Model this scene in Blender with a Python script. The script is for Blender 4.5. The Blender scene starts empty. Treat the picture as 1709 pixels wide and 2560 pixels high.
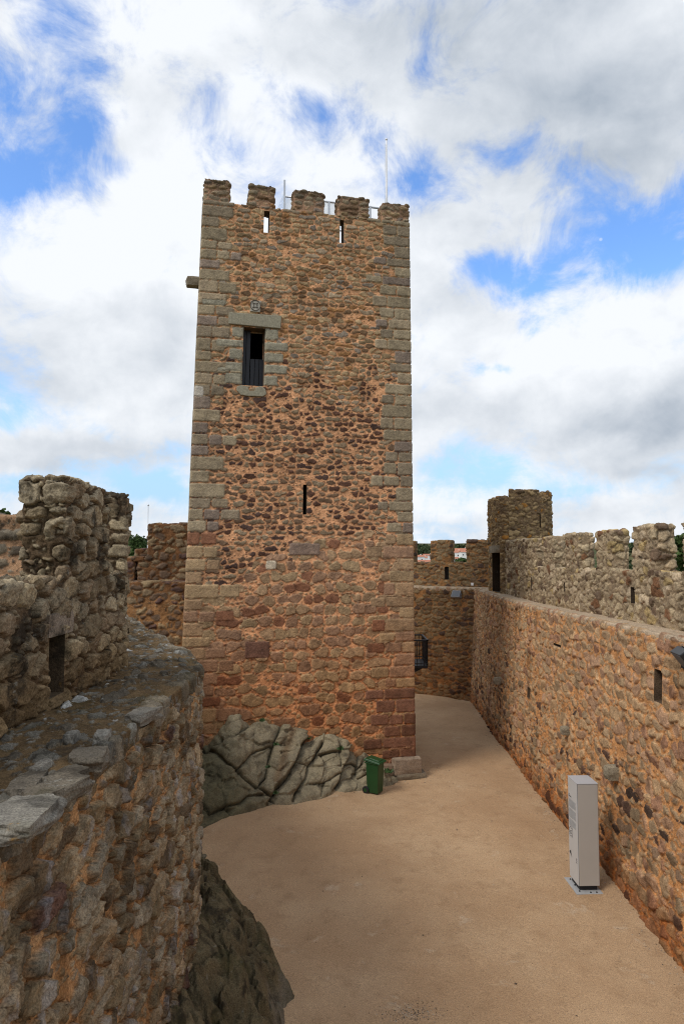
import bpy, math, random
import numpy as np
from mathutils import Vector, Matrix

# ------------------------------------------------------------------ camera
S = bpy.context.scene
COL = bpy.context.scene.collection
CAMZ = 6.7
F = 1706.67
PITCH = math.atan(105 / F)
CP, SP = math.cos(PITCH), math.sin(PITCH)
cam = bpy.data.cameras.new("camera"); camo = bpy.data.objects.new("camera", cam); COL.objects.link(camo)
camo.location = (0, 0, CAMZ); camo.rotation_euler = (math.pi / 2 + PITCH, 0, 0)
cam.sensor_fit = 'VERTICAL'; cam.sensor_height = 36; cam.sensor_width = 24; cam.lens = 24
cam.clip_start = 0.05; cam.clip_end = 6000
S.camera = camo
S.render.resolution_x, S.render.resolution_y = 683, 1024

def ray(px, py):
    x = (px - 854.5) / F; y = (1280 - py) / F
    return np.array((x, CP - y * SP, SP + y * CP))
def at(px, py, Y):
    d = ray(px, py); k = Y / d[1]; return np.array((d[0] * k, Y, CAMZ + d[2] * k))
def gr(px, py, z=0.0):
    d = ray(px, py); k = (z - CAMZ) / d[2]; return np.array((d[0] * k, d[1] * k, z))
def topx(P):
    v = P - np.array((0, 0, CAMZ))
    dep = v[..., 1] * CP + v[..., 2] * SP; up = -v[..., 1] * SP + v[..., 2] * CP
    return 854.5 + F * v[..., 0] / dep, 1280 - F * up / dep

# ------------------------------------------------------------------ light
SUN_EL, SUN_AZ = math.radians(48), math.radians(-127)     # azimuth from +Y towards +X
sun = bpy.data.lights.new("sun", 'SUN'); suno = bpy.data.objects.new("sun", sun); COL.objects.link(suno)
sun.energy = 1.8; sun.angle = math.radians(20); sun.color = (1.0, 0.95, 0.88)
sd = Vector((math.sin(SUN_AZ) * math.cos(SUN_EL), math.cos(SUN_AZ) * math.cos(SUN_EL), math.sin(SUN_EL)))
suno.rotation_euler = sd.to_track_quat('Z', 'Y').to_euler(); suno.location = (-30, 0, 60)
S.view_settings.view_transform = 'Standard'; S.view_settings.look = 'None'
S.view_settings.exposure = 0.12; S.view_settings.gamma = 1.0; S.view_settings.use_curve_mapping = False
S.cycles.max_bounces = 6; S.cycles.diffuse_bounces = 4
S.cycles.use_denoising = True; S.cycles.denoising_prefilter = 'NONE'; S.cycles.pixel_filter_type = 'BLACKMAN_HARRIS'; S.cycles.filter_width = 1.1

class NT:
    def __init__(s, tree): s.t = tree; s.n = tree.nodes; s.l = tree.links
    def put(s, sock, v):
        if hasattr(v, 'is_output'): s.l.new(v, sock)
        elif v is not None: sock.default_value = v
    def math(s, op, a, b=None, c=None, clamp=False):
        n = s.n.new('ShaderNodeMath'); n.operation = op; n.use_clamp = clamp
        for i, v in enumerate((a, b, c)): s.put(n.inputs[i], v)
        return n.outputs[0]
    def vec(s, op, a, b=None, out=0):
        n = s.n.new('ShaderNodeVectorMath'); n.operation = op
        s.put(n.inputs[0], a); s.put(n.inputs[1], b)
        return n.outputs['Value'] if op in ('DOT_PRODUCT', 'LENGTH') else n.outputs[0]
    def scale(s, a, k):
        n = s.n.new('ShaderNodeVectorMath'); n.operation = 'SCALE'; s.put(n.inputs[0], a); s.put(n.inputs[3], k); return n.outputs[0]
    def noise(s, vec, scale, detail=4, rough=.55, dist=0.0, color=False):
        n = s.n.new('ShaderNodeTexNoise'); s.put(n.inputs['Vector'], vec)
        n.inputs['Scale'].default_value = scale; n.inputs['Detail'].default_value = detail
        n.inputs['Roughness'].default_value = rough; n.inputs['Distortion'].default_value = dist
        return n.outputs['Color' if color else 'Fac']
    def voro(s, vec, scale, feature='F1', out='Distance', rnd=1.0):
        n = s.n.new('ShaderNodeTexVoronoi'); s.put(n.inputs['Vector'], vec); n.feature = feature
        n.inputs['Scale'].default_value = scale; n.inputs['Randomness'].default_value = rnd
        return n.outputs[out]
    def mr(s, v, a, b, c=0.0, d=1.0, smooth=True):
        n = s.n.new('ShaderNodeMapRange'); n.interpolation_type = 'SMOOTHSTEP' if smooth else 'LINEAR'; n.clamp = True
        s.put(n.inputs[0], v)
        for i, x in zip((1, 2, 3, 4), (a, b, c, d)): s.put(n.inputs[i], x)
        return n.outputs[0]
    def mix(s, f, a, b, mode='MIX'):
        n = s.n.new('ShaderNodeMix'); n.data_type = 'RGBA'; n.blend_type = mode
        s.put(n.inputs[0], f)
        for i, v in ((6, a), (7, b)):
            if isinstance(v, (tuple, list)): v = (*v[:3], 1)
            s.put(n.inputs[i], v)
        return n.outputs[2]

def make_world():
    w = bpy.data.worlds.new("World"); S.world = w; w.use_nodes = True
    T = NT(w.node_tree); T.n.clear()
    out = T.n.new('ShaderNodeOutputWorld'); bg = T.n.new('ShaderNodeBackground')
    bg.inputs[1].default_value = 0.1; T.l.new(bg.outputs[0], out.inputs[0])
    sky = T.n.new('ShaderNodeTexSky'); sky.sky_type = 'NISHITA'; sky.sun_disc = False
    sky.sun_elevation = SUN_EL; sky.sun_rotation = SUN_AZ; sky.altitude = 0; sky.air_density = 1.0; sky.dust_density = 0.6; sky.ozone_density = 1.6
    tc = T.n.new('ShaderNodeTexCoord'); d = tc.outputs['Generated']
    sx = T.n.new('ShaderNodeSeparateXYZ'); T.l.new(d, sx.inputs[0])
    z = T.math('MAXIMUM', sx.outputs[2], 0.0)
    k = T.math('DIVIDE', 1.0, T.math('ADD', z, 0.16))
    cx = T.n.new('ShaderNodeCombineXYZ')
    T.l.new(T.math('MULTIPLY', sx.outputs[0], k), cx.inputs[0]); T.l.new(T.math('MULTIPLY', sx.outputs[1], k), cx.inputs[1])
    cx.inputs[2].default_value = 3.7
    q = cx.outputs[0]
    n1 = T.noise(q, 1.9, 9, .57, .25)
    n2 = T.noise(T.vec('ADD', d, (5.3, 1.1, 2.2)), 5.0, 8, .6, .35)
    n3 = T.noise(T.vec('ADD', d, (9.3, 4.1, 7.2)), 2.6, 5, .5, .2)
    def blobs(lst):
        acc = None
        for (x, y, a, b, amp) in lst:                       # display px of the 1568-wide photograph
            c = ray(x / .9175, y / .9175); c /= np.linalg.norm(c)
            r = np.cross(c, (0, 0, 1)); r /= np.linalg.norm(r); u = np.cross(r, c)
            ds = np.linalg.norm(ray(x / .9175, y / .9175)); a_ = a / .9175 / F / ds; b_ = b / .9175 / F / ds
            da = T.vec('DOT_PRODUCT', d, tuple(r / a_)); db = T.vec('DOT_PRODUCT', d, tuple(u / b_))
            e = T.math('ADD', T.math('MULTIPLY', da, da), T.math('MULTIPLY', db, db))
            g = T.math('MULTIPLY', T.math('EXPONENT', T.math('MULTIPLY', e, -1.0)), amp)
            front = T.math('GREATER_THAN', T.vec('DOT_PRODUCT', d, tuple(c)), 0.0)
            g = T.math('MULTIPLY', g, front)
            acc = g if acc is None else T.math('ADD', acc, g)
        return acc
    nw = T.vec('SUBTRACT', T.noise(d, 6.5, 6, .6, .3, True), (.5, .5, .5))
    d0 = d; d = T.vec('ADD', d0, T.scale(nw, .085))              # ragged outlines
    cov = blobs(BLUE)
    n4 = T.noise(T.vec('ADD', d0, (1.3, 8.1, 3.2)), 11.0, 9, .66, .45)
    for nz_, k_ in ((n1, .9), (n2, 1.7), (n4, 2.3)):
        cov = T.math('ADD', cov, T.math('MULTIPLY', T.math('SUBTRACT', nz_, .5), k_))
    cov = T.math('ADD', cov, 0.25)
    m = T.mr(cov, -0.52, 0.42)
    # shading of the clouds: lit tops, grey undersides
    def billow(v): return T.noise(T.vec('MULTIPLY', v, (1, 1, 1.5)), 5.0, 7, .52, .15)
    d1 = T.vec('ADD', d0, (2.7, 5.5, .9)); lit = T.math('SUBTRACT', billow(d1), billow(T.vec('ADD', d1, (-.012, 0, .028))))
    grey = blobs(GREY)
    for nz_, k_ in ((n3, .8), (n4, -.7), (lit, -1.9)):
        grey = T.math('ADD', grey, T.math('MULTIPLY', T.math('SUBTRACT', nz_, .5 if nz_ is not lit else 0.0), k_))
    grey = T.mr(grey, -0.22, 1.10, smooth=False)
    ccol = T.mix(grey, (8.7, 9.0, 9.4), (3.4, 4.0, 4.8))
    # clear sky: the Nishita sky, lifted by thin high haze
    skyc = T.mix(1.0, sky.outputs[0], SKYMUL, 'MULTIPLY')
    skyc = T.mix(T.mr(sx.outputs[2], -0.02, 0.42, 1.0, 0.0), skyc, (4.4, 6.6, 9.0))
    # the pale half moon
    cm = ray(1500.5, 598.5); cm /= np.linalg.norm(cm)
    mo = T.mr(T.vec('DOT_PRODUCT', d0, tuple(cm)), math.cos(0.0026), math.cos(0.0008))
    skyc = T.mix(T.math('MULTIPLY', mo, .35), skyc, (8.5, 9.0, 9.8))
    T.l.new(T.mix(m, skyc, ccol), bg.inputs[0])
SKYMUL = (1.50, 1.95, 2.5)
BLUE = [(20, 230, 85, 110, -.52), (120, 50, 80, 60, -.48), (205, 290, 75, 140, -.52), (15, 420, 85, 80, -.85), (120, 400, 120, 60, -.55), (150, 170, 60, 60, -.2),
        (310, 400, 55, 32, -.50), (750, 265, 75, 60, -.50), (845, 330, 80, 38, -.45), (955, 415, 60, 45, -.50), (968, 140, 36, 75, -.48), (560, 345, 60, 30, -.35), 
        (1160, 345, 85, 45, -.66), (1410, 560, 165, 100, -1.0), (1500, 470, 100, 60, -.50), (1340, 430, 80, 50, -.45), (1105, 615, 80, 45, -.75), (1215, 650, 80, 60, -.6),
        (1235, 755, 90, 40, -.55), (1150, 862, 62, 22, -.85), (15, 960, 80, 36, -.65), (240, 1000, 70, 28, -.35), (1120, 1090, 190, 46, -.72),
        (310, 1095, 150, 36, -.75), (400, 1130, 100, 30, -.5), (400, 1030, 50, 30, -.45), (1370, 1120, 150, 26, -.4), (40, 1110, 80, 26, -.4), (1000, 740, 60, 60, -.3),
        (640, 90, 300, 110, .30), (1330, 170, 330, 240, .55), (650, 650, 500, 240, .35), (200, 700, 260, 190, .45), (1400, 850, 260, 150, .5), (1050, 500, 90, 100, .3), (200, 1030, 150, 40, .3), (1490, 720, 150, 50, .45)]
GREY = [(1300, 230, 260, 190, .62), (1060, 30, 300, 80, .38), (1500, 330, 170, 170, .50), (1440, 985, 230, 55, .62), (1560, 920, 110, 90, .4), (1480, 1075, 190, 30, .5),
        (30, 840, 130, 70, .50), (330, 760, 130, 130, .22), (220, 1030, 200, 30, .38), (150, 1075, 120, 20, .3), (1020, 960, 90, 90, .25), (1040, 1080, 80, 30, .3),
        (1180, 1180, 240, 30, .25), (330, 1180, 100, 30, .3), (1040, 700, 120, 80, .18), (640, 560, 350, 250, -.22), (150, 560, 260, 110, -.3), (700, 150, 380, 200, .05), (1300, 780, 230, 110, -.3), (200, 950, 180, 45, -.25), (1060, 1170, 140, 25, -.3)]
make_world()

# ------------------------------------------------------------------ objects, tags
def tag(o, label=None, cat=None, group=None, kind=None):
    if label: o['label'] = label
    if cat: o['category'] = cat
    if group: o['group'] = group
    if kind: o['kind'] = kind
    return o
def thing(name, label, cat, loc=(0, 0, 0), rz=0.0, group=None):
    o = bpy.data.objects.new(name, None); COL.objects.link(o); o.location = loc; o.rotation_euler = (0, 0, rz)
    o.empty_display_size = .2
    return tag(o, label, cat, group)

def link(name, me, mat=None, parent=None):
    o = bpy.data.objects.new(name, me); COL.objects.link(o)
    if mat is not None and not me.materials: me.materials.append(mat)
    if parent is not None:
        o.parent = parent
        o.matrix_parent_inverse = Matrix.Identity(4)
    return o
def np_mesh(name, V, Q, col=None, smooth=True):
    me = bpy.data.meshes.new(name)
    V = np.ascontiguousarray(V, np.float32); Q = np.ascontiguousarray(Q, np.int32)
    k = Q.shape[1]
    me.vertices.add(len(V)); me.vertices.foreach_set('co', V.ravel())
    me.loops.add(Q.size); me.loops.foreach_set('vertex_index', Q.ravel())
    me.polygons.add(len(Q)); me.polygons.foreach_set('loop_start', np.arange(0, Q.size, k, dtype=np.int32))
    me.polygons.foreach_set('use_smooth', np.full(len(Q), smooth, bool))
    if col is not None:
        a = me.attributes.new('Col', 'FLOAT_COLOR', 'POINT')
        c = np.ones((len(V), 4), np.float32); c[:, :3] = col; a.data.foreach_set('color', c.ravel())
    me.update(calc_edges=True); me.validate()
    return me

class MB:
    """collects simple solids into one mesh"""
    def __init__(s): s.v = []; s.f = []
    def add(s, vs, fs):
        b = len(s.v); s.v += [tuple(v) for v in vs]; s.f += [tuple(i + b for i in f) for f in fs]; return s
    def box(s, c, d, rz=0.0, top=1.0):
        x, y, z = d[0] / 2, d[1] / 2, d[2] / 2
        P = [(-x, -y, -z), (x, -y, -z), (x, y, -z), (-x, y, -z)] + [(a * top, b * top, z) for a, b in ((-x, -y), (x, -y), (x, y), (-x, y))]
        cr, sr = math.cos(rz), math.sin(rz)
        P = [(c[0] + a * cr - b * sr, c[1] + a * sr + b * cr, c[2] + e) for a, b, e in P]
        return s.add(P, [(3, 2, 1, 0), (4, 5, 6, 7), (0, 1, 5, 4), (1, 2, 6, 5), (2, 3, 7, 6), (3, 0, 4, 7)])
    def tube(s, p, q, r, n=10, r2=None):
        p = Vector(p); q = Vector(q); d = (q - p).normalized(); a = d.orthogonal().normalized(); b = d.cross(a); r2 = r if r2 is None else r2
        vs = [p + (a * math.cos(t) + b * math.sin(t)) * r for t in [2 * math.pi * i / n for i in range(n)]]
        vs += [q + (a * math.cos(t) + b * math.sin(t)) * r2 for t in [2 * math.pi * i / n for i in range(n)]]
        fs = [(i, (i + 1) % n, n + (i + 1) % n, n + i) for i in range(n)] + [tuple(range(n - 1, -1, -1)), tuple(range(n, 2 * n))]
        return s.add(vs, fs)
    def ball(s, c, r, n=10, m=6):
        vs = []; fs = []
        for j in range(m + 1):
            for i in range(n):
                t = math.pi * j / m; p = 2 * math.pi * i / n
                vs.append((c[0] + r * math.sin(t) * math.cos(p), c[1] + r * math.sin(t) * math.sin(p), c[2] + r * math.cos(t)))
        for j in range(m):
            for i in range(n): fs.append((j * n + i, (j + 1) * n + i, (j + 1) * n + (i + 1) % n, j * n + (i + 1) % n))
        return s.add(vs, fs)
    def build(s, name, mat, parent=None, bevel=0.0, smooth=False):
        me = bpy.data.meshes.new(name); me.from_pydata(s.v, [], s.f); me.update()
        if smooth:
            for p in me.polygons: p.use_smooth = True
        o = link(name, me, mat, parent)
        if bevel:
            b = o.modifiers.new('bevel', 'BEVEL'); b.width = bevel; b.segments = 2; b.limit_method = 'ANGLE'
        return o

# ------------------------------------------------------------------ materials
def mat(name, f):
    m = bpy.data.materials.new(name); m.use_nodes = True
    T = NT(m.node_tree); b = T.n['Principled BSDF']; f(T, b); return m
def flat(name, col, rough=.6, metal=0.0, var=.12, scale=8.0, bump=0.0, spec=.5):
    def f(T, b):
        tc = T.n.new('ShaderNodeTexCoord').outputs['Object']
        n = T.noise(tc, scale, 6, .6)
        c = T.mix(T.mr(n, .3, .7, smooth=False), tuple(x * (1 - var) for x in col), tuple(min(1, x * (1 + var)) for x in col))
        T.put(b.inputs['Base Color'], c); b.inputs['Roughness'].default_value = rough; b.inputs['Metallic'].default_value = metal
        b.inputs['Specular IOR Level'].default_value = spec
        if bump:
            bn = T.n.new('ShaderNodeBump'); bn.inputs['Strength'].default_value = bump; bn.inputs['Distance'].default_value = .01
            T.l.new(T.noise(tc, scale * 6, 5, .6), bn.inputs['Height']); T.l.new(bn.outputs[0], b.inputs['Normal'])
    return mat(name, f)
def masonry(name, crust=0.0, lichen=0.0, grain=70.0, moss=0.0):
    def f(T, b):
        a = T.n.new('ShaderNodeAttribute'); a.attribute_name = 'Col'
        p = T.n.new('ShaderNodeNewGeometry').outputs['Position']
        c = a.outputs['Color']
        g = T.noise(p, grain, 5, .7)
        c = T.mix(1.0, c, T.mix(T.mr(g, .33, .67, smooth=False), (.50, .50, .50), (1.50, 1.50, 1.50)), 'MULTIPLY')
        g2 = T.noise(p, 6.0, 6, .6)
        c = T.mix(1.0, c, T.mix(T.mr(g2, .3, .7, smooth=False), (.80, .80, .82), (1.18, 1.17, 1.15)), 'MULTIPLY')
        if crust:
            k = T.math('MULTIPLY', T.mr(T.noise(p, 2.2, 9, .68, .4), .5, .64), crust)
            c = T.mix(k, c, (.022, .018, .013))
        if moss:
            k = T.math('MULTIPLY', T.mr(T.noise(p, 1.7, 8, .65), .52, .66), moss)
            c = T.mix(k, c, (.045, .042, .012))
        if lichen:
            k = T.math('MULTIPLY', T.mr(T.noise(p, 9.0, 7, .7), .6, .70), lichen)
            c = T.mix(k, c, (.34, .33, .28))
            k = T.math('MULTIPLY', T.mr(T.noise(p, 3.1, 6, .6), .69, .74), lichen)
            c = T.mix(k, c, (.30, .16, .03))
        T.put(b.inputs['Base Color'], c); b.inputs['Roughness'].default_value = .95; b.inputs['Specular IOR Level'].default_value = .12
        bn = T.n.new('ShaderNodeBump'); bn.inputs['Strength'].default_value = .8; bn.inputs['Distance'].default_value = .016
        T.l.new(T.noise(p, grain * .55, 6, .68), bn.inputs['Height']); T.l.new(bn.outputs[0], b.inputs['Normal'])
    return mat(name, f)
M_TOWER = masonry('tower_masonry', .25, .0, 55)
M_LEFT = masonry('left_masonry', .55, .45, 65)
M_LEFTP = masonry('left_parapet_masonry', .85, .5, 60, .15)
M_LEFTW = masonry('left_walk_stone', .6, .75, 70, .35)
M_RIGHT = masonry('right_masonry', .12, .1, 60)
M_RIGHTP = masonry('right_parapet_masonry', .30, .35, 60)
M_REAR = masonry('rear_masonry', .35, .05, 50)
M_WALK = masonry('walk_earth', 0, 0, 45)
M_ROCK = masonry('granite', .35, .12, 60, .12)
M_ROCKM = masonry('mossy_granite', .8, .3, 60, .5)

# ------------------------------------------------------------------ numpy noise and stone fields
u32 = np.uint32
def hsh(ix, iy, iz, seed):
    h = (ix.astype(np.int64) * 73856093 ^ iy.astype(np.int64) * 19349663 ^ iz.astype(np.int64) * 83492791 ^ (seed * 2654435761 & 0xffffffff))
    h = (h & 0xffffffff).astype(u32)
    h ^= h >> u32(16); h *= u32(0x7feb352d); h ^= h >> u32(15); h *= u32(0x846ca68b); h ^= h >> u32(16)
    return h
def rnd(h, k):
    g = h ^ u32((k * 0x9E3779B1) & 0xffffffff)
    g = g * u32(0x85ebca6b); g ^= g >> u32(13); g *= u32(0xc2b2ae35); g ^= g >> u32(16)
    return g.astype(np.float32) * np.float32(1 / 4294967296.0)
def vnoise(p, seed=0):
    b = np.floor(p).astype(np.int32); f = (p - b).astype(np.float32); f = f * f * (3 - 2 * f)
    out = np.zeros(len(p), np.float32)
    for dx in (0, 1):
        wx = f[:, 0] if dx else 1 - f[:, 0]
        for dy in (0, 1):
            wy = f[:, 1] if dy else 1 - f[:, 1]
            for dz in (0, 1):
                wz = f[:, 2] if dz else 1 - f[:, 2]
                out += wx * wy * wz * rnd(hsh(b[:, 0] + dx, b[:, 1] + dy, b[:, 2] + dz, seed), 1)
    return out
def fbm(p, seed=0, oct=4, gain=.5):
    o = np.zeros(len(p), np.float32); a = 1.0; t = 0.0; p = p.astype(np.float32)
    for i in range(oct):
        o += a * vnoise(p, seed + i * 17); t += a; a *= gain; p = p * 2.03 + 11.3
    return o / t
def sst(a, b, x):
    t = np.clip((x - a) / (b - a), 0, 1); return t * t * (3 - 2 * t)
def voro(P, size, seed, jit, merge=.0, rc=.12):
    """nearest stone of a jittered 3-D lattice: distance in metres to its (round-cornered) border, its hash, offset to its centre"""
    size = np.array(size, np.float32); jit = np.array(jit, np.float32); kk = rc * float(min(size[0], size[2]))
    N = len(P); E = np.empty(N, np.float32); I = np.empty(N, u32); O = np.empty((N, 3), np.float32)
    offs = [(a, b, c) for b in (-1, 0, 1) for c in (-1, 0, 1) for a in (-1, 0, 1)]
    for s in range(0, N, 60000):
        p = (P[s:s + 60000] / size).astype(np.float32)
        b = np.floor(p).astype(np.int32)
        sites = []; best = np.full(len(p), 1e9, np.float32); bv = np.zeros((len(p), 3), np.float32); bi = np.zeros(len(p), u32)
        for dy in (-1, 0, 1):
            for dz in (-1, 0, 1):
                cy, cz = b[:, 1] + dy, b[:, 2] + dz
                hs = [hsh(b[:, 0] + dx, cy, cz, seed) for dx in ((-1, 0, 1, 2) if merge else (-1, 0, 1))]
                mg = [rnd(h, 21) < merge for h in hs] if merge else None
                for i, dx in enumerate((-1, 0, 1)):
                    h = hs[i]; cx = b[:, 0] + dx
                    v = np.stack((cx + .5 + (rnd(h, 1) - .5) * jit[0], cy + .5 + (rnd(h, 2) - .5) * jit[1], cz + .5 + (rnd(h, 3) - .5) * jit[2]), 1).astype(np.float32) - p
                    if merge: h = np.where(mg[i] & ~mg[i + 1], hs[i + 1], h)
                    sites.append((v, h)); d2 = (v * v).sum(1); k = d2 < best
                    best[k] = d2[k]; bv[k] = v[k]; bi[k] = h[k]
        acc = np.zeros(len(p), np.float32)
        for v, h in sites:
            df = v - bv; l2 = (df * df).sum(1); ok = (l2 > 1e-6) & (h != bi)
            l = np.sqrt(np.where(l2 > 1e-6, l2, 1)); n = df / l[:, None]
            t = (.5 * (v + bv) * n).sum(1) / np.sqrt(((n / size) ** 2).sum(1) + 1e-9)
            acc += np.where(ok, np.exp(-np.minimum(t, 4) / kk), 0)
        E[s:s + 60000] = -kk * np.log(np.maximum(acc, 1e-12)); I[s:s + 60000] = bi; O[s:s + 60000] = bv * size
    return E, I, O
def pick(I, k, pal):
    """pal: list of (weight, rgb)"""
    w = np.cumsum([a for a, _ in pal]); w = w / w[-1]; C = np.array([c for _, c in pal], np.float32)
    i = np.searchsorted(w, rnd(I, k)); return C[np.clip(i, 0, len(C) - 1)]

def rubble(P, seed, size, mortar, pal, jit=(.85, .5, .75), warp=.03, mw=.014, rd=.05, H=.05, keep=.95, chips=.5, vary=.30, tilt=.12, msoft=.006, rough=.012, merge=.3, rc=.12, mvar=.56, groove=.014):
    P = P.astype(np.float32)
    W = P.copy()
    W[:, 0] += (fbm(P * 6, seed + 1, 4, .62) - .5) * 2.4 * warp; W[:, 2] += (fbm(P * 6 + 31, seed + 2, 4, .62) - .5) * 2.4 * warp
    W[:, 1] += (fbm(P * 5.5 + 57, seed + 3, 2) - .5) * warp
    E, I, O = voro(W, size, seed, jit, merge, rc)
    fine = fbm(P * 26, seed + 5, 3)
    w = mw * (.5 + 1.3 * rnd(I, 4)) + (fine - .5) * .026
    e = E - w
    e = np.where(rnd(I, 5) > keep, -1.0, e)
    m = sst(0, msoft, e)
    dome = 1 - (1 - np.clip(e / rd, 0, 1)) ** 2.2
    hs = H * (.30 + .8 * rnd(I, 6)) * dome
    ts = np.clip((O[:, 0] * (rnd(I, 7) - .5) + O[:, 2] * (rnd(I, 8) - .6)) * tilt * 2, -.03, .03)
    h = m * (hs + ts * dome) - groove * np.exp(-(e / .009) ** 2) * (.3 + 1.1 * rnd(I, 17))
    fac = np.abs(fbm(P * 7.5 + O * 9, seed + 15, 3) - .5) * 2
    h = h - m * dome * fac * H * .55
    c = pick(I, 9, pal) * (1 - vary / 2 + vary * rnd(I, 10))[:, None]
    mot = fbm(P * 11 + 7, seed + 8, 3); mot2 = fbm(P * 34 + 3, seed + 18, 2); c = c * (.45 + .72 * mot + .38 * mot2)[:, None]
    mc = np.array(mortar, np.float32) * (1 - mvar / 2 - .12 + mvar * fbm(P * 4.3, seed + 9, 4) + .24 * fbm(P * 21, seed + 10, 3))[:, None]
    col = mc * (1 - m[:, None]) + c * m[:, None]
    h = h + (1 - m) * (fbm(P * 16, seed + 12, 3) - .5) * .03
    if chips:
        E2, I2, O2 = voro(W + 3.3, np.array(size) * .36, seed + 40, (.9, .5, .9))
        e2 = E2 - .009 - (fine - .5) * .015
        m2 = sst(0, msoft, e2) * (rnd(I2, 5) < chips) * sst(.012, -.006, e)
        c2 = pick(I2, 9, pal) * (.8 + .4 * rnd(I2, 10))[:, None]
        col = col * (1 - m2[:, None]) + c2 * m2[:, None]
        h = h * (1 - m2) + m2 * (H * .45 * (1 - (1 - np.clip(e2 / (rd * .5), 0, 1)) ** 2) + .004)
    h = h + (fbm(P * 38, seed + 13, 3, .6) - .5) * rough * 2 * (.4 + .6 * m)
    return h, col, m

def blocks(P, h, col, rects, seed, soft=.03, H=.03):
    """hand-set dressed stones: (s0, s1, z0, z1, rgb, extra height)"""
    if not rects: return h, col
    wob = (fbm(P * 14, seed, 3) - .5) * .035
    for (a, b, c, d, rgb, ex) in rects:
        k = np.where((P[:, 0] > a - .03) & (P[:, 0] < b + .03) & (P[:, 2] > c - .03) & (P[:, 2] < d + .03))[0]
        if len(k) == 0: continue
        x, z = P[k, 0], P[k, 2]
        ex_, ez_ = np.minimum(x - a, b - x), np.minimum(z - c, d - z)
        r = .05
        e = np.minimum(ex_, ez_)
        cor = (ex_ < r) & (ez_ < r)
        e = np.where(cor, r - np.sqrt((r - ex_).clip(0) ** 2 + (r - ez_).clip(0) ** 2), e) + wob[k]
        m = sst(-.004, .006, e); hh = H * (1 - (1 - np.clip(e / soft, 0, 1)) ** 2) + ex
        hh = hh + (fbm(P[k] * 30, seed + 3, 3, .6) - .5) * .018
        cc = np.array(rgb, np.float32) * (.80 + .4 * fbm(P[k] * 9, seed + 4, 3))[:, None]
        h[k] = h[k] * (1 - m) + hh * m; col[k] = col[k] * (1 - m[:, None]) + cc * m[:, None]
    return h, col

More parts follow.
